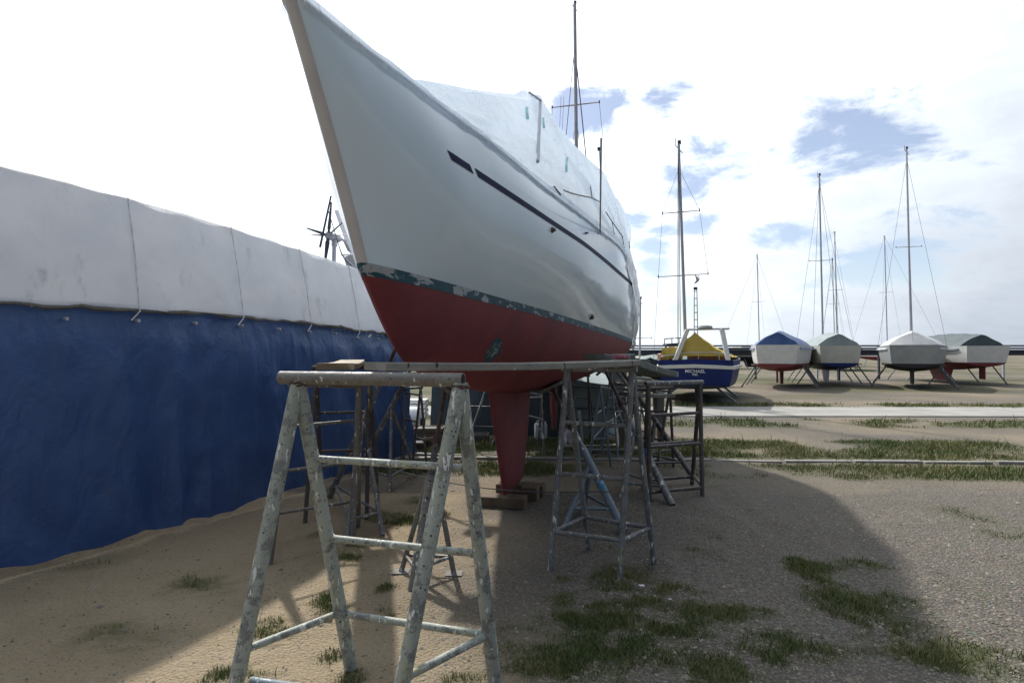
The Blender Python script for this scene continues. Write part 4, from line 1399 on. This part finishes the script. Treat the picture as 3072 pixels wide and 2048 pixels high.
# a mast with stays far left behind the bow
# ------------------------------------------------------------------ background boats
def boat(name, label, pos, yaw, L, B, zk, zwl, zsh, mt, mb, band=None, keel_d=.5, group=None, transom=.62, rud=True):
    """simple sailing hull: stern at pos, bow along yaw"""
    t = thing(name, pos, label, 'boat', group)
    c, s = math.cos(yaw), math.sin(yaw)
    def w(u, v, z): return V((pos[0] + s * u + c * v, pos[1] + c * u - s * v, z))
    def hb(q): return B / 2 * (transom + (1 - transom) * math.sin(min(q / .45, 1) * math.pi / 2)) * (1 if q < .45 else math.cos(((q - .45) / .55) ** 1.6 * math.pi / 2) ** .75)
    n = 28
    def shz(q): return zsh + .32 * (q - .3) ** 2
    up = []; lo = []; bd = []
    for i in range(n + 1):
        q = i / n; u = L * q
        b = max(hb(q), .004)
        ubow = u - L * .10 * (1 - 1) 
        row = []
        for j in range(8):
            f = j / 7
            row.append((u + L * .06 * q ** 4 * (f - 1) * 1.5 - L * .02 * (1 - q) ** 6 * f, b * (.90 + .10 * f ** .7), zwl + (shz(q) - zwl) * f))
        up.append(row)
        zkk = zk + (zwl - zk) * (abs(q - .45) / .55) ** 2.6 * .96
        lo.append([(row[0][0], b * .90 * max(0, 1 - f2 ** 2.1) ** .62, zwl - (zwl - zkk) * f2) for f2 in [k2 / 8 for k2 in range(9)]])
    for nm, R, mat in (('topsides', up, mt), ('underbody', lo, mb)):
        g = MB()
        for sg in (1, -1):
            g.grid([[w(u, sg * v, z) for (u, v, z) in row] for row in R])
        g.poly([w(u, v, z) for (u, v, z) in R[0]] + [w(u, -v, z) for (u, v, z) in reversed(R[0])])
        g.build(nm, mat, t)
    g = MB(); g.grid([[w(r[-1][0], r[-1][1] * k2, r[-1][2] - .03) for k2 in (1, .5, 0, -.5, -1)] for r in up]); g.build('deck', 'cream', t)
    if keel_d:
        g = MB(); g.grid([[w(L * .32, 0, zk + .1), w(L * .45, .1, zk + .1), w(L * .62, 0, zk + .1), w(L * .45, -.1, zk + .1)], [w(L * .36, 0, zk - keel_d), w(L * .45, .08, zk - keel_d), w(L * .55, 0, zk - keel_d), w(L * .45, -.08, zk - keel_d)]], close=True)
        g.poly([w(L * .36, 0, zk - keel_d), w(L * .45, .08, zk - keel_d), w(L * .55, 0, zk - keel_d), w(L * .45, -.08, zk - keel_d)])
        g.build('keel', mb, t)
    if rud:
        g = MB(); g.box(w(L * .04, 0, (zk + zwl) / 2 - .2), V((s, c, 0)) * .22, V((c, -s, 0)) * .03, V((0, 0, (zwl - zk) / 2 + keel_d * .35))); g.build('rudder', mb, t, smooth=False)
    return t, w, hb, shz


def prop(t, a, b, r=.03, mat='pipe_grey', nm='prop'):
    MB().tube(a, b, r, n=8).build(nm, mat, t)


def mast(t, base, top, r, spreaders, stays, mat='alu'):
    ms = MB().tube(base, top, r, r * .72, 12).build('mast', mat, t)
    t = ms
    for (f, half, tilt) in spreaders:
        c = base.lerp(top, f)
        MB().tube(c + V((-half, 0, -tilt)), c, r * .22, r * .35, 6).build('spreader', mat, t)
        MB().tube(c, c + V((half, 0, tilt)), r * .35, r * .22, 6).build('spreader', mat, t)
        for sg in (-1, 1): MB().tube(c + V((sg * half, 0, sg * tilt - .03)), c + V((sg * half, 0, sg * tilt + .06)), r * .3, n=6).build('spreader_tip', 'steel_dark', t)
    for (a_, b_, rr) in stays:
        MB().tube(a_, b_, rr, n=6, cap=False).build('stay', 'wire', t)
    MB().abox(top + V((.02, 0, .05)), .10, .05, .12).build('masthead', 'steel_dark', t, smooth=False)
    MB().tube(top + V((-.1, 0, -.05)), top + V((-.1, 0, .18)), .01).build('aerial', 'steel_dark', t)
    MB().tube(top + V((-.1, 0, -.05)), top + V((.12, 0, -.30)), .012).build('sheave_bracket', 'steel_dark', t)


# boat behind the yacht with the tall mast
b1, w1, _, _ = boat('moored_sailboat', 'sailboat with a tall mast standing right behind the yacht cover', (2.0, 19.0, 0), .10, 9.0, 2.9, .9, 1.5, 2.4, M['white_paint'], M['red'], keel_d=.75)
mb_ = V((2.46, 21.0, 2.4)); mt_ = at(1724, 12, 21.0)
sp1 = (at(1730, 315, 21.0).z - mb_.z) / (mt_.z - mb_.z)
T_ = lambda f: mb_.lerp(mt_, f)
mast(b1, mb_, mt_, .085, ((sp1, .88, .10),),
     ((mt_ - V((0, 0, 1.6)), V((1.3, 21.0, 2.4)), .013), (mt_ - V((0, 0, 1.6)), V((3.4, 21.0, 2.4)), .020), (T_(sp1) + V((-.88, 0, -.1)), V((1.2, 21.2, 2.4)), .008), (T_(sp1) + V((.88, 0, .1)), V((4.1, 21.2, 2.4)), .008),
      (T_(sp1 - .03), V((1.6, 21.6, 2.4)), .008), (T_(sp1 - .03), V((3.3, 20.6, 2.4)), .008), (T_(sp1) + V((-.45, 0, .3)), V((1.5, 20.4, 2.4)), .007), (T_(sp1) + V((-.55, 0, .3)), V((1.35, 20.0, 2.4)), .007)))
for k_, (u, v) in enumerate(((1.6, 1.3), (1.6, -1.3), (5.6, 1.3), (5.6, -1.3))):
    prop(b1, w1(u, v * 1.25, 0), w1(u, v * .8, 1.35))

# blue ketch with yellow canvas
bx, by = 5.69, 17.6
b2, w2, hb2, sh2 = boat('blue_boat', 'blue boat with cream stripe and yellow canvas tent standing beyond the road', (bx, by, 0), .36, 8.4, 2.75, .36, .62, 1.22, M['bluehull'], M['black_bottom'], keel_d=.34, transom=.80)
# rub strake and bulwark around the stern
def stern_line(z, off, n=24, half=False):
    pts = []
    for i in range(n + 1):
        a_ = i / n
        q = .55 * (1 - a_)
        pts.append((8.4 * q, hb2(q) + off, z))
    return pts


g = MB()
loop = [(u, -v) for (u, v, z) in stern_line(0, .015)] + [(0, -hb2(0) * .8), (-.02, -.6), (-.03, 0), (-.02, .6), (0, hb2(0) * .8)] + [(u, v) for (u, v, z) in reversed(stern_line(0, .015))]
def swp(u, f): return .035 * (u / 4.6) + .05 * math.cos(min(1, max(0, u) / 1.5) * math.pi) * 0
rows_ = []
for (u, v) in loop:
    e = 0.05 * (1 - abs(v) / 1.3)
    rows_.append([w2(u - .12, v, 1.10 + e + .03 * u / 4), w2(u - .17, v * 1.02, 1.115 + e + .03 * u / 4), w2(u - .18, v * 1.02, 1.205 + e + .03 * u / 4), w2(u - .15, v, 1.225 + e + .03 * u / 4)])
g.grid(rows_); g.build('rub_strake', 'cream', b2)
g = MB(); g.grid([[w2(u - .155, v * .985, 1.20 + .03 * u / 4), w2(u - .17, v * .99, 1.38 + .05 * u / 4 + .05 * (1 - abs(v) / 1.3)), w2(u - .12, v * .95, 1.38 + .05 * u / 4 + .05 * (1 - abs(v) / 1.3))] for (u, v) in loop]); g.build('bulwark', 'bluehull', b2)
for u in (1.2, 2.0):
    MB().box(w2(u - .1, -hb2(u / 8.4) - .055, 1.17), V((.0, .05, 0)), V((.012, 0, 0)), V((0, 0, .035))).build('porthole', 'dark', b2, smooth=False)
# lettering on the stern
def lettering(txt, size, centre, parent, mat, yaw):
    cu = bpy.data.curves.new('lettering', 'FONT'); cu.body = txt; cu.size = size; cu.align_x = 'CENTER'; cu.extrude = .004; cu.offset = .002
    o = bpy.data.objects.new('tmp', cu); COL.objects.link(o)
    bpy.context.view_layer.update()
    me = bpy.data.meshes.new_from_object(o.evaluated_get(bpy.context.evaluated_depsgraph_get()))
    bpy.data.objects.remove(o); me.name = 'lettering'
    R = Matrix.Translation(Vector(centre) - ORG[parent.name]) @ Matrix.Rotation(-yaw, 4, 'Z') @ Matrix.Rotation(math.pi / 2 + .27, 4, 'X')
    me.transform(R); me.materials.clear(); me.materials.append(mat)
    l = bpy.data.objects.new('lettering', me); COL.objects.link(l); l.parent = parent; ORG[l.name] = ORG[parent.name]
    return l


tag(lettering('MICHAEL', .145, w2(-.165, 0, 1.01), b2, M['white_paint'], .36), 'white boat name on the blue stern')
tag(lettering('KIEL', .088, w2(-.135, 0, .925), b2, M['white_paint'], .36), 'small white home port under the boat name')
# yellow canvas tent
rid = [(-.1, 2.26), (.3, 2.26), (2.0, 2.12), (4.2, 1.62)]
rws = []
for i in range(15):
    u = -.1 + 4.3 * i / 14
    b_ = hb2(min(1, max(0, u) / 8.4)) * (.93 if i else .9)
    zt = interp(rid, u); zb = 1.52 + .03 * math.sin(i * 1.9) - .06 * i / 14
    row = []
    for j in range(-8, 9):
        f = abs(j) / 8
        v = b_ * f * (1 if j > 0 else -1)
        z = zt + (zb - zt) * (f ** .95) - .05 * math.sin(math.pi * f) + .03 * math.sin(i * 1.7 + j * 2.4) * math.sin(math.pi * f)
        row.append(w2(u, v, z))
    rws.append(row)
g = MB(); g.grid(rws)
g.poly(rws[0]); g.build('canvas_tent', 'tarp_yellow', b2)
g = MB(); g.grid([[w2(-.06 + .03 * math.sin(i * 2.2), -1.0 + .09 * i, 1.80 - .38 * j / 4 - .03 * math.sin(i * 1.4)) for j in range(5)] for i in range(8)]); g.build('canvas_flap', 'tarp_yellow', b2, solid=.01)
MB().box(w2(.25, .35, 1.47), V((.62, 0, 0)), V((0, .05, 0)), V((0, 0, .10))).build('cabin_side', 'varnish', b2, smooth=False)
MB().box(w2(1.4, -1.05, 1.46), V((.20, 0, 0)), V((0, .22, 0)), V((0, 0, .14))).build('locker', 'varnish', b2, smooth=False, bevel=.03)
MB().path([w2(-.1, -1.05, 1.5), w2(-.17, -.2, 1.63), w2(-.17, .5, 1.64), w2(-.1, 1.05, 1.58)], .014, 6).build('stern_rail', 'alu', b2)
for v in (-.5, .1, .7): MB().tube(w2(-.15, v, 1.40), w2(-.17, v, 1.63), .012).build('rail_post', 'alu', b2)
# white davit arch, gantry bar and radar
a_, b_ = w2(-.2, -.58, 1.40), w2(-.12, -.22, 2.34)
MB().box((a_ + b_) / 2, (b_ - a_) / 2, V((.075, .02, 0)), V((0, .05, 0))).build('arch_post', 'white_paint', b2, smooth=False, bevel=.015)
a2_, b2_ = w2(-.2, .95, 1.40), w2(-.12, .78, 2.34)
MB().box((a2_ + b2_) / 2, (b2_ - a2_) / 2, V((.075, .02, 0)), V((0, .05, 0))).build('arch_post', 'white_paint', b2, smooth=False, bevel=.015)
MB().tube(w2(-.12, -.24, 2.34), w2(-.12, 1.0, 2.35), .03).build('gantry_bar', 'alu', b2)
MB().path([w2(-.12, .3, 2.36), w2(-.12, .3, 2.38), w2(-.12, .3, 2.44), w2(-.12, .3, 2.46)], [.19, .22, .20, .1], 16).build('radar_dome', 'grey_hull', b2)
# lattice mast on the gantry
lb = w2(.0, .02, 2.38)
for dx in (-.05, .06): MB().tube(lb + V((dx, 0, -.2)), lb + V((dx * .75, 0, 1.2)), .012).build('ladder_rail', 'steel_dark', b2)
for k_ in range(6): MB().tube(lb + V((-.05, 0, .05 + k_ * .22)), lb + V((.055, 0, .05 + k_ * .22)), .012).build('ladder_rung', 'steel_dark', b2)
MB().tube(lb + V((0, 0, 1.2)), lb + V((0, 0, 1.28)), .06).build('ladder_cap', 'steel_dark', b2)
# main mast
mb2 = at(2057, 1040, 18.2); mt2 = at(2036, 432, 18.2)
P2 = lambda py: (at(2045, py, 18.2).z - mb2.z) / (mt2.z - mb2.z)
mast(b2, mb2, mt2, .055, ((P2(636), .60, .05), (P2(826), .80, .05)),
     ((mt2 - V((.02, 0, .2)), at(2034, 1055, 18.0), .014), (mt2 - V((0, 0, .2)), at(2041, 1010, 18.0), .012), (mt2 - V((0, 0, .8)), mb2.lerp(mt2, P2(636)) + V((.6, 0, .05)), .005), (mt2 - V((0, 0, .8)), mb2.lerp(mt2, P2(636)) + V((-.6, 0, -.05)), .005),
      (mb2.lerp(mt2, P2(636)) + V((.6, 0, .05)), mb2.lerp(mt2, P2(826)) + V((.8, 0, .05)), .005), (mb2.lerp(mt2, P2(636)) + V((-.6, 0, -.05)), mb2.lerp(mt2, P2(826)) + V((-.8, 0, -.05)), .005),
      (mb2.lerp(mt2, P2(826)) + V((-.8, 0, -.05)), at(1960, 1085, 18.6), .005)))
for (u, v) in ((1.0, -1.1), (2.4, -1.2), (1.0, 1.1), (3.5, 1.2)):
    prop(b2, w2(u, v * 1.1, 0), w2(u, v * .55, .5), .035, 'pipe_teal'); prop(b2, w2(u + .5, v * 1.1, 0), w2(u, v * .55, .5), .025, 'pipe_teal')
MB().abox((bx + .35, by + 2.2, .09), 1.1, .4, .18).build('keel_timber', 'wood_block', b2, smooth=False)

# sheeted boats behind the yacht's keel
def sheeted(name, label, corners_b, corners_t, mat, ridge, fold=.035):
    """a boat hung round with sheeting down to the ground: bottom and top outlines, ridge height"""
    t = thing(name, V((sum(c[0] for c in corners_b) / 4, sum(c[1] for c in corners_b) / 4, 0)), label, 'boat')
    n = 36; rws = []
    for j in range(15):
        f = j / 14; row = []
        for k_ in range(4):
            a0, a1 = V(corners_b[k_]), V(corners_b[(k_ + 1) % 4]); t0, t1 = V(corners_t[k_]), V(corners_t[(k_ + 1) % 4])
            e = (a1 - a0).normalized(); nn = V((e.y, -e.x, 0))
            for i in range(n):
                q = i / n
                p = a0.lerp(a1, q).lerp(t0.lerp(t1, q), f)
                w_ = fold * math.sin(q * 23 + k_ * 2 + 1.6 * math.sin(q * 7 + f * 2)) * math.sin(math.pi * q) * (1 - .6 * f)
                row.append(p + nn * w_ + V((0, 0, -.03 * math.sin(math.pi * q) * f)))
        rws.append(row)
    g = MB(); g.grid(rws, close=True); g.build('side_sheet', mat, t)
    c = sum((V(x) for x in corners_t), V()) / 4
    g = MB(); g.grid([[p.lerp(V((c.x + (p.x - c.x) * .35, c.y, ridge)), f) for p in rws[-1]] for f in (0, .33, .66, 1)], close=True); g.build('roof_sheet', mat, t)
    return t


b4 = sheeted('dark_boat', 'boat hung with dark teal sheeting in the shade behind the keel', ((-1.62, 11.2, 0), (.98, 11.0, 0), (1.1, 14.6, 0), (-1.5, 14.8, 0)), ((-1.55, 11.3, 2.1), (.95, 11.1, 2.1), (1.05, 14.4, 2.1), (-1.45, 14.6, 2.1)), 'tarp_dark', 2.7)  # unseen upper part made tall so its shadow falls under the yacht
b3 = sheeted('grey_boat', 'grey-green sheeted boat with a slanting end behind the yacht stern', ((.99, 10.9, 0), (1.78, 10.8, 0), (2.0, 13.4, 0), (1.12, 13.6, 0)), ((.99, 10.9, 1.15), (2.16, 10.8, .98), (2.4, 13.2, .98), (1.12, 13.5, 1.15)), 'tarp_grey', 1.22, .012)
for (x, z) in ((1.55, .95), (1.75, .55)):
    MB().box((x, 10.80 - (z > .9) * .02, z), V((.55, -.035, -.01)), V((0, .012, 0)), V((0, 0, .010))).build('batten', 'steel_dark', b3, smooth=False)
# a few more boats far beyond the road and at right
specs = (('white sailboat with bare mast far beyond the road, right of the blue boat', (30, 52, 0), .5, 9.5, 3.0, 'white_paint', 'bluehull', 11.5),
         ('white boat with tall mast at the far right edge of the yard', (44, 58, 0), -.35, 10.5, 3.3, 'white_paint', 'red', 12.5),
         ('grey hulled boat far behind the pipe rack', (22, 60, 0), 1.3, 9, 3, 'grey_hull', 'black_bottom', 10.0),
         ('cream boat standing far right beyond the white sailboat', (36, 66, 0), .8, 9, 2.9, 'cream', 'red', 11.0))
for (lab, p, yw, L_, B_, m1, m2, mh) in specs:
    bb, ww, _, _ = boat('distant_boat', lab, p, yw, L_, B_, .75, 1.25, 2.1, M[m1], M[m2], keel_d=.6, group='boats beyond the road')
    q = ww(L_ * .55, 0, 2.2); tp = q + V((-.15, 0, mh))
    mast(bb, q, tp, .06, ((.5, .7, .04),), ((tp, ww(L_ * .98, 0, 2.3), .010), (tp, ww(0, 0, 2.2), .010), (q.lerp(tp, .95), ww(L_ * .5, B_ / 2, 2.1), .008), (q.lerp(tp, .95), ww(L_ * .5, -B_ / 2, 2.1), .008)))
    MB().box(ww(L_ * .42, 0, 2.32), V((math.sin(yw), math.cos(yw), 0)) * L_ * .18, V((math.cos(yw), -math.sin(yw), 0)) * B_ * .24, V((0, 0, .18))).build('cabin', 'white_paint', bb, smooth=False, bevel=.06)
    for (u, v) in ((.25, 1), (.25, -1), (.7, 1), (.7, -1)):
        prop(bb, ww(L_ * u, v * B_ * .55, 0), ww(L_ * u, v * B_ * .33, 1.1), .04)
# slim far mast between the yacht and the blue boat
b5, w5, _, _ = boat('distant_boat', 'low dark boat with one slim mast just right of the yacht stern', (5.9, 30, 0), .5, 6, 2.2, .55, .9, 1.35, M['steel_dark'], M['black_bottom'], keel_d=.4, group='boats beyond the road')
m5 = at(1919, 1100, 30); t5 = at(1921, 896, 30)
mast(b5, m5, t5, .06, ((.42, .62, 0),), ())
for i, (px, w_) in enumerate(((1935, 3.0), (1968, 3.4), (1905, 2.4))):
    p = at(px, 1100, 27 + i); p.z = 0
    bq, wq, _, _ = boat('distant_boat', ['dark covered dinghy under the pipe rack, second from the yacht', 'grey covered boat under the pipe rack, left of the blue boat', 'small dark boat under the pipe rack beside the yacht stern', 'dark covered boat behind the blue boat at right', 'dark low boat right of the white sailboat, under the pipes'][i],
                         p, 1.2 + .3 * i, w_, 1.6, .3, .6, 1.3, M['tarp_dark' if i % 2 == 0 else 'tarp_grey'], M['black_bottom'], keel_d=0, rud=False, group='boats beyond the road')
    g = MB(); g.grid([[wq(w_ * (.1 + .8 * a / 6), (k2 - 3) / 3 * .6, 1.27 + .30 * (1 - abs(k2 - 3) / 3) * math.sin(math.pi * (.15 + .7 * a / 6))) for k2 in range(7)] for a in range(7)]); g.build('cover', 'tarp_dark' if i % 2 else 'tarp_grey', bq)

def tent(t, w, hb, L, z0, hgt, mat, q0=.04, q1=.93):
    rws = []
    for i in range(19):
        q = q0 + (q1 - q0) * i / 18
        b = hb(q) * 1.03 + .03
        hh = hgt * (.75 + .25 * math.sin(math.pi * min(1, q * 1.4))) * (1 if q < .8 else .75)
        row = []
        for j in range(-9, 10):
            f = abs(j) / 9
            z = z0 + .32 * (q - .3) ** 2 + hh * (1 - f ** 1.25) - .16 * max(0, f - .85) / .15 - .07 * math.sin(math.pi * f) * abs(math.sin(i * math.pi / 3.0))
            row.append(w(L * q, b * math.copysign(f, j), z + .015 * math.sin(i * 2.3 + j * 1.1)))
        rws.append(row)
    g = MB(); g.grid(rws); g.poly(rws[0]); g.poly(rws[-1]); g.build('tent_cover', mat, t)


for (lab, px, d_, yw, L_, B_, m1, m2, mc, mh) in (('white boat under a blue tent cover, first right of the blue boat', 2330, 25, .5, 7.6, 2.7, 'white_paint', 'red', 'tarp_blue', 0),
                                                  ('cream boat under a grey cover with a mast, right of the white one', 2520, 27, .35, 8.4, 2.8, 'cream', 'bluehull', 'tarp_grey', 9.5),
                                                  ('grey boat under a white cover towards the right edge', 2740, 25, .6, 8.0, 2.8, 'grey_hull', 'black_bottom', 'tarp_white', 10.0),
                                                  ('white boat under a dark cover at the right edge', 2960, 28, .2, 9.0, 3.0, 'white_paint', 'red', 'tarp_dark', 0)):
    p = at(px, 1100, d_); p.z = 0
    bq, wq, hq, _ = boat('distant_boat', lab, p, yw, L_, B_, .72, 1.15, 1.95, M[m1], M[m2], keel_d=.6, group='boats beyond the road')
    tent(bq, wq, hq, L_, 1.93, .75, mc)
    for (u, v) in ((.18, 1), (.18, -1), (.45, 1), (.45, -1), (.72, 1), (.72, -1)):
        prop(bq, wq(L_ * u, v * B_ * .6, 0), wq(L_ * u, v * B_ * .36, 1.05), .035)
        MB().box(wq(L_ * u, v * B_ * .37, 1.07), V((.14, 0, 0)), V((0, .14, 0)), V((0, 0, .02))).build('pad', 'wood_dark', bq, smooth=False)
    if mh:
        q = wq(L_ * .55, 0, 2.0); tp = q + V((-.1, 0, mh))
        mast(bq, q, tp, .055, ((.5, .65, .03),), ((tp, wq(L_ * .98, 0, 2.2), .009), (tp, wq(0, 0, 2.1), .009), (q.lerp(tp, .95), wq(L_ * .5, B_ / 2, 2.0), .007), (q.lerp(tp, .95), wq(L_ * .5, -B_ / 2, 2.0), .007)))

# pipe rack far behind
pr = thing('pipe_rack', (8, 36, 0), 'long dark pipe rack on posts crossing the background', 'pipe rack')
for (z, r_) in ((2.08, .05), (1.92, .05), (1.62, .14)):
    MB().tube((-40, 36.5, z), (60, 34.5, z), r_, n=8).build('pipe', 'steel_dark', pr)
MB().box((10, 35.6, 1.78), V((50, -1.0, 0)), V((0, .25, 0)), V((0, 0, .05))).build('walkway', 'steel_dark', pr, smooth=False)
for i in range(26):
    x = -38 + i * 3.8
    MB().box((x, 36.5 - (x + 40) * .02, 1.0), V((.05, 0, 0)), V((0, .05, 0)), V((0, 0, 1.08))).build('post', 'alu' if i % 3 == 0 else 'steel_dark', pr, smooth=False)
gn = thing('gantry', (10.6, 33, 0), 'steel gantry with handrail behind the yellow canvas', 'gantry')
ga, gb = at(1994, 1034, 33), at(2060, 1030, 33)
MB().box((ga + gb) / 2, (gb - ga) / 2, V((0, .4, 0)), V((0, 0, .06))).build('platform', 'steel_dark', gn, smooth=False)
MB().tube(ga + V((0, 0, .35)), gb + V((0, 0, .35)), .03).build('handrail', 'steel_dark', gn)
for f in (0, .33, .66, 1): MB().tube(L3(ga, gb, f), L3(ga, gb, f) + V((0, 0, .35)), .025).build('rail_post', 'steel_dark', gn)
for f in (.05, .95): MB().tube(L3(ga, gb, f), V((L3(ga, gb, f).x, 33, 0)), .06).build('column', 'steel_dark', gn)

# ------------------------------------------------------------------ small things
# jerry can
jc = grd(1622, 1316)
j = thing('jerry_can', (jc.x, jc.y, 0), 'white plastic jerry can on the ground behind the keel', 'jerry can')
MB().box((jc.x, jc.y, .15), V((.12, 0, 0)), V((0, .08, 0)), V((0, 0, .145))).build('body', 'plastic', j, bevel=.025)
MB().path([V((jc.x - .08, jc.y, .29)), V((jc.x - .06, jc.y, .335)), V((jc.x + .02, jc.y, .335)), V((jc.x + .04, jc.y, .29))], .014, 8).build('handle', 'plastic', j)
MB().tube((jc.x + .08, jc.y, .28), (jc.x + .08, jc.y, .325), .026).build('cap', 'white_paint', j)
# rags hanging on stands
def rag(label, p, w, h):
    rws = []
    for i in range(8):
        rws.append([V((p.x + w * (k2 / 7 - .5) + .01 * math.sin(i * 1.7 + k2), p.y + .025 * math.sin(k2 * 1.8 + i * .6), p.z - h * i / 7 * (1 + .25 * math.sin(k2 * 2.1)))) for k2 in range(8)])
    tag(MB().grid(rws).build('rag', 'rag', solid=.006), label, 'rag')


rag('white rag hanging on the thin trestle under the stern', at(1708, 1288, 8.8), .16, .22)
rag('crumpled white cloth draped low on the stand near the jerry can', at(1690, 1285, 9.3), .14, .16)
# lumber pile under the stern at right
lp = thing('lumber_pile', at(1850, 1150, 9.6).to_2d().to_3d(), 'pile of boards on bearers behind the stern at right', 'lumber')
for k_, (x0, y0, x1, y1, d_, mt, w_) in enumerate(((1840, 1140, 1990, 1152, 9.6, 'wood_pale', .25), (1835, 1150, 1960, 1164, 9.7, 'wood_dark', .3), (1842, 1128, 1950, 1136, 10.0, 'wood', .3), (1870, 1168, 2000, 1172, 9.9, 'wood_dark', .25))):
    a_, b_ = at(x0, y0, d_), at(x1, y1, d_ + .2)
    MB().box((a_ + b_) / 2, (b_ - a_) / 2, V((0, w_ / 2, 0)), V((0, 0, .022))).build('board', mt, lp, smooth=False, bevel=.004)
for px in (1862, 1975):
    q = at(px, 1176, 9.8); MB().abox((q.x, q.y, q.z / 2), .12, .3, q.z).build('bearer', 'wood_dark', lp, smooth=False)
ob = at(1850, 1128, 9.6)
bxo = thing('plastic_tub', (ob.x, ob.y, ob.z - .1), 'pale grey tub sitting on the lumber pile', 'tub')
g = MB(); rws = []
for (z, k_) in ((-.10, .8), (.06, 1.0), (.075, 1.06), (.085, 1.06)):
    rws.append([ob + V((.14 * k_ * sx, .12 * k_ * sy, z)) for sx, sy in ((-1, -1), (1, -1), (1, 1), (-1, 1))])
g.grid(rws, close=True); g.poly(rws[0]); g.poly(rws[-1]); g.build('tub_body', 'grey_hull', bxo, smooth=False)
# outboard-like drum and white crate seen past blue tarpaulin
dr = at(1232, 1252, 11.5)
dd_ = thing('white_drum', (dr.x, dr.y, 0), 'white plastic drum beyond the blue tarpaulin corner', 'drum')
MB().path([dr + V((-.25, 0, 0)), dr + V((-.24, 0, 0)), dr + V((-.1, 0, 0)), dr + V((.1, 0, 0)), dr + V((.17, 0, 0)), dr + V((.19, 0, 0))], [.05, .2, .22, .22, .19, .05], 18).build('drum_body', 'plastic', dd_)
MB().abox((dr.x, dr.y, (dr.z - .2) / 2), .4, .35, dr.z - .2).build('drum_stand', 'rust', dd_, smooth=False)
cr = at(1238, 1225, 12.2)
cc_ = thing('white_trailer_box', (cr.x, cr.y, 0), 'white slatted box standing behind the drum', 'box')
for k_ in range(4): MB().abox((cr.x, cr.y, cr.z - .14 + k_ * .10), .62, .4, .085).build('slat', 'white_paint', cc_, smooth=False, bevel=.008)
MB().abox((cr.x, cr.y + .02, (cr.z - .2) / 2), .5, .3, cr.z - .2).build('support', 'dark', cc_, smooth=False)
for (lab, px, py, w_, h_, mt) in (('dark slatted crate in the shade left of the keel', 1288, 1338, .50, .34, 'wood_block'), ('rust-brown box on the ground beside the blue tarpaulin corner', 1245, 1350, .36, .16, 'rust'), ('low dark pallet stack in front of the dark sheeted boat', 1400, 1322, .8, .14, 'wood_dark')):
    p = grd(px, py)
    t_ = thing('storage_crate', (p.x, p.y, 0), lab, 'crate')
    n_ = max(2, int(h_ / .085))
    for k_ in range(n_):
        z_ = h_ * (k_ + .5) / n_
        for sy in (-1, 1): MB().abox((p.x, p.y + sy * .2, z_), w_, .022, h_ / n_ * .82).build('slat', mt, t_, smooth=False)
        for sx in (-1, 1): MB().abox((p.x + sx * (w_ / 2 - .013), p.y, z_), .022, .375, h_ / n_ * .80).build('slat', mt, t_, smooth=False)
    MB().abox((p.x, p.y, h_ * .5), w_ - .06, .34, h_ * .9).build('contents', 'dark', t_, smooth=False, bevel=.02)
# grey tarpaulin heap near the road
hp = grd(1832, 1300)
rws = []
for i in range(14):
    rws.append([V((hp.x - .5 + i * .075, hp.y - .35 + k2 * .07, max(.0, .17 * math.sin(math.pi * i / 13) * math.sin(math.pi * k2 / 10) * (.6 + .8 * float(vnoise(i * .8, k2 * .9)))))) for k2 in range(11)])
tag(MB().grid(rws).build('tarpaulin_heap', 'tarp_grey'), 'crumpled grey tarpaulin heap on the ground by the stern', 'tarpaulin')
# loose boards and scraps
for (lab, px, py, ln, ang, mt) in (('short pale board lying left of the keel', 1240, 1378, .7, .1, 'wood'), ('board lying on the grass behind the left stand', 1330, 1368, .9, -.15, 'wood_dark'), ('thin batten lying near the stern trestle', 1790, 1340, 1.2, .15, 'wood_pale'), ('board on the ground right of the keel beyond the stands', 1840, 1352, 1.3, .05, 'wood')):
    p = grd(px, py)
    plank(lab, (p.x - math.cos(ang) * ln / 2, p.y - math.sin(ang) * ln / 2, .045), (p.x + math.cos(ang) * ln / 2, p.y + math.sin(ang) * ln / 2, .045), .12, .04, mt, name='loose_board', seg=3)
for (lab, px, py, sx) in (('small white scrap in the grass at right', 1925, 1762, .03), ('crumpled white scrap by the left trestle foot', 985, 1858, .035), ('white paper bit on the gravel, lower right', 2010, 1802, .015)):
    p = grd(px, py)
    g = MB(); g.grid([[V((p.x + sx * (i / 3 - .5) * 1.3, p.y + sx * (k2 / 3 - .5), .012 + sx * .35 * float(vnoise(i * 1.7 + px, k2 * 1.9)))) for k2 in range(4)] for i in range(4)])
    tag(g.build('paper_scrap', 'rag'), lab, 'litter')
# gull
gp = at(2091, 843, 40)
gu = thing('gull', gp, 'small gull flying beside the blue boat mast', 'bird')
g = MB(); g.path([gp + V((-.22, 0, -.2)), gp + V((-.08, 0, -.08)), gp + V((.06, 0, .06)), gp + V((.14, 0, .16)), gp + V((.2, 0, .2))], [.015, .07, .085, .05, .015], 10)
for sg in (-1, 1):
    g.grid([[gp + V((-.04 - .05 * i * sg, -.05 * sg * i, .02 + .16 * i - .012 * i * i)), gp + V((.07 - .05 * i * sg - .012 * i, -.05 * sg * i, .05 + .16 * i - .012 * i * i))] for i in range(4)])
g.build('body', 'gull', gu, recalc=False)
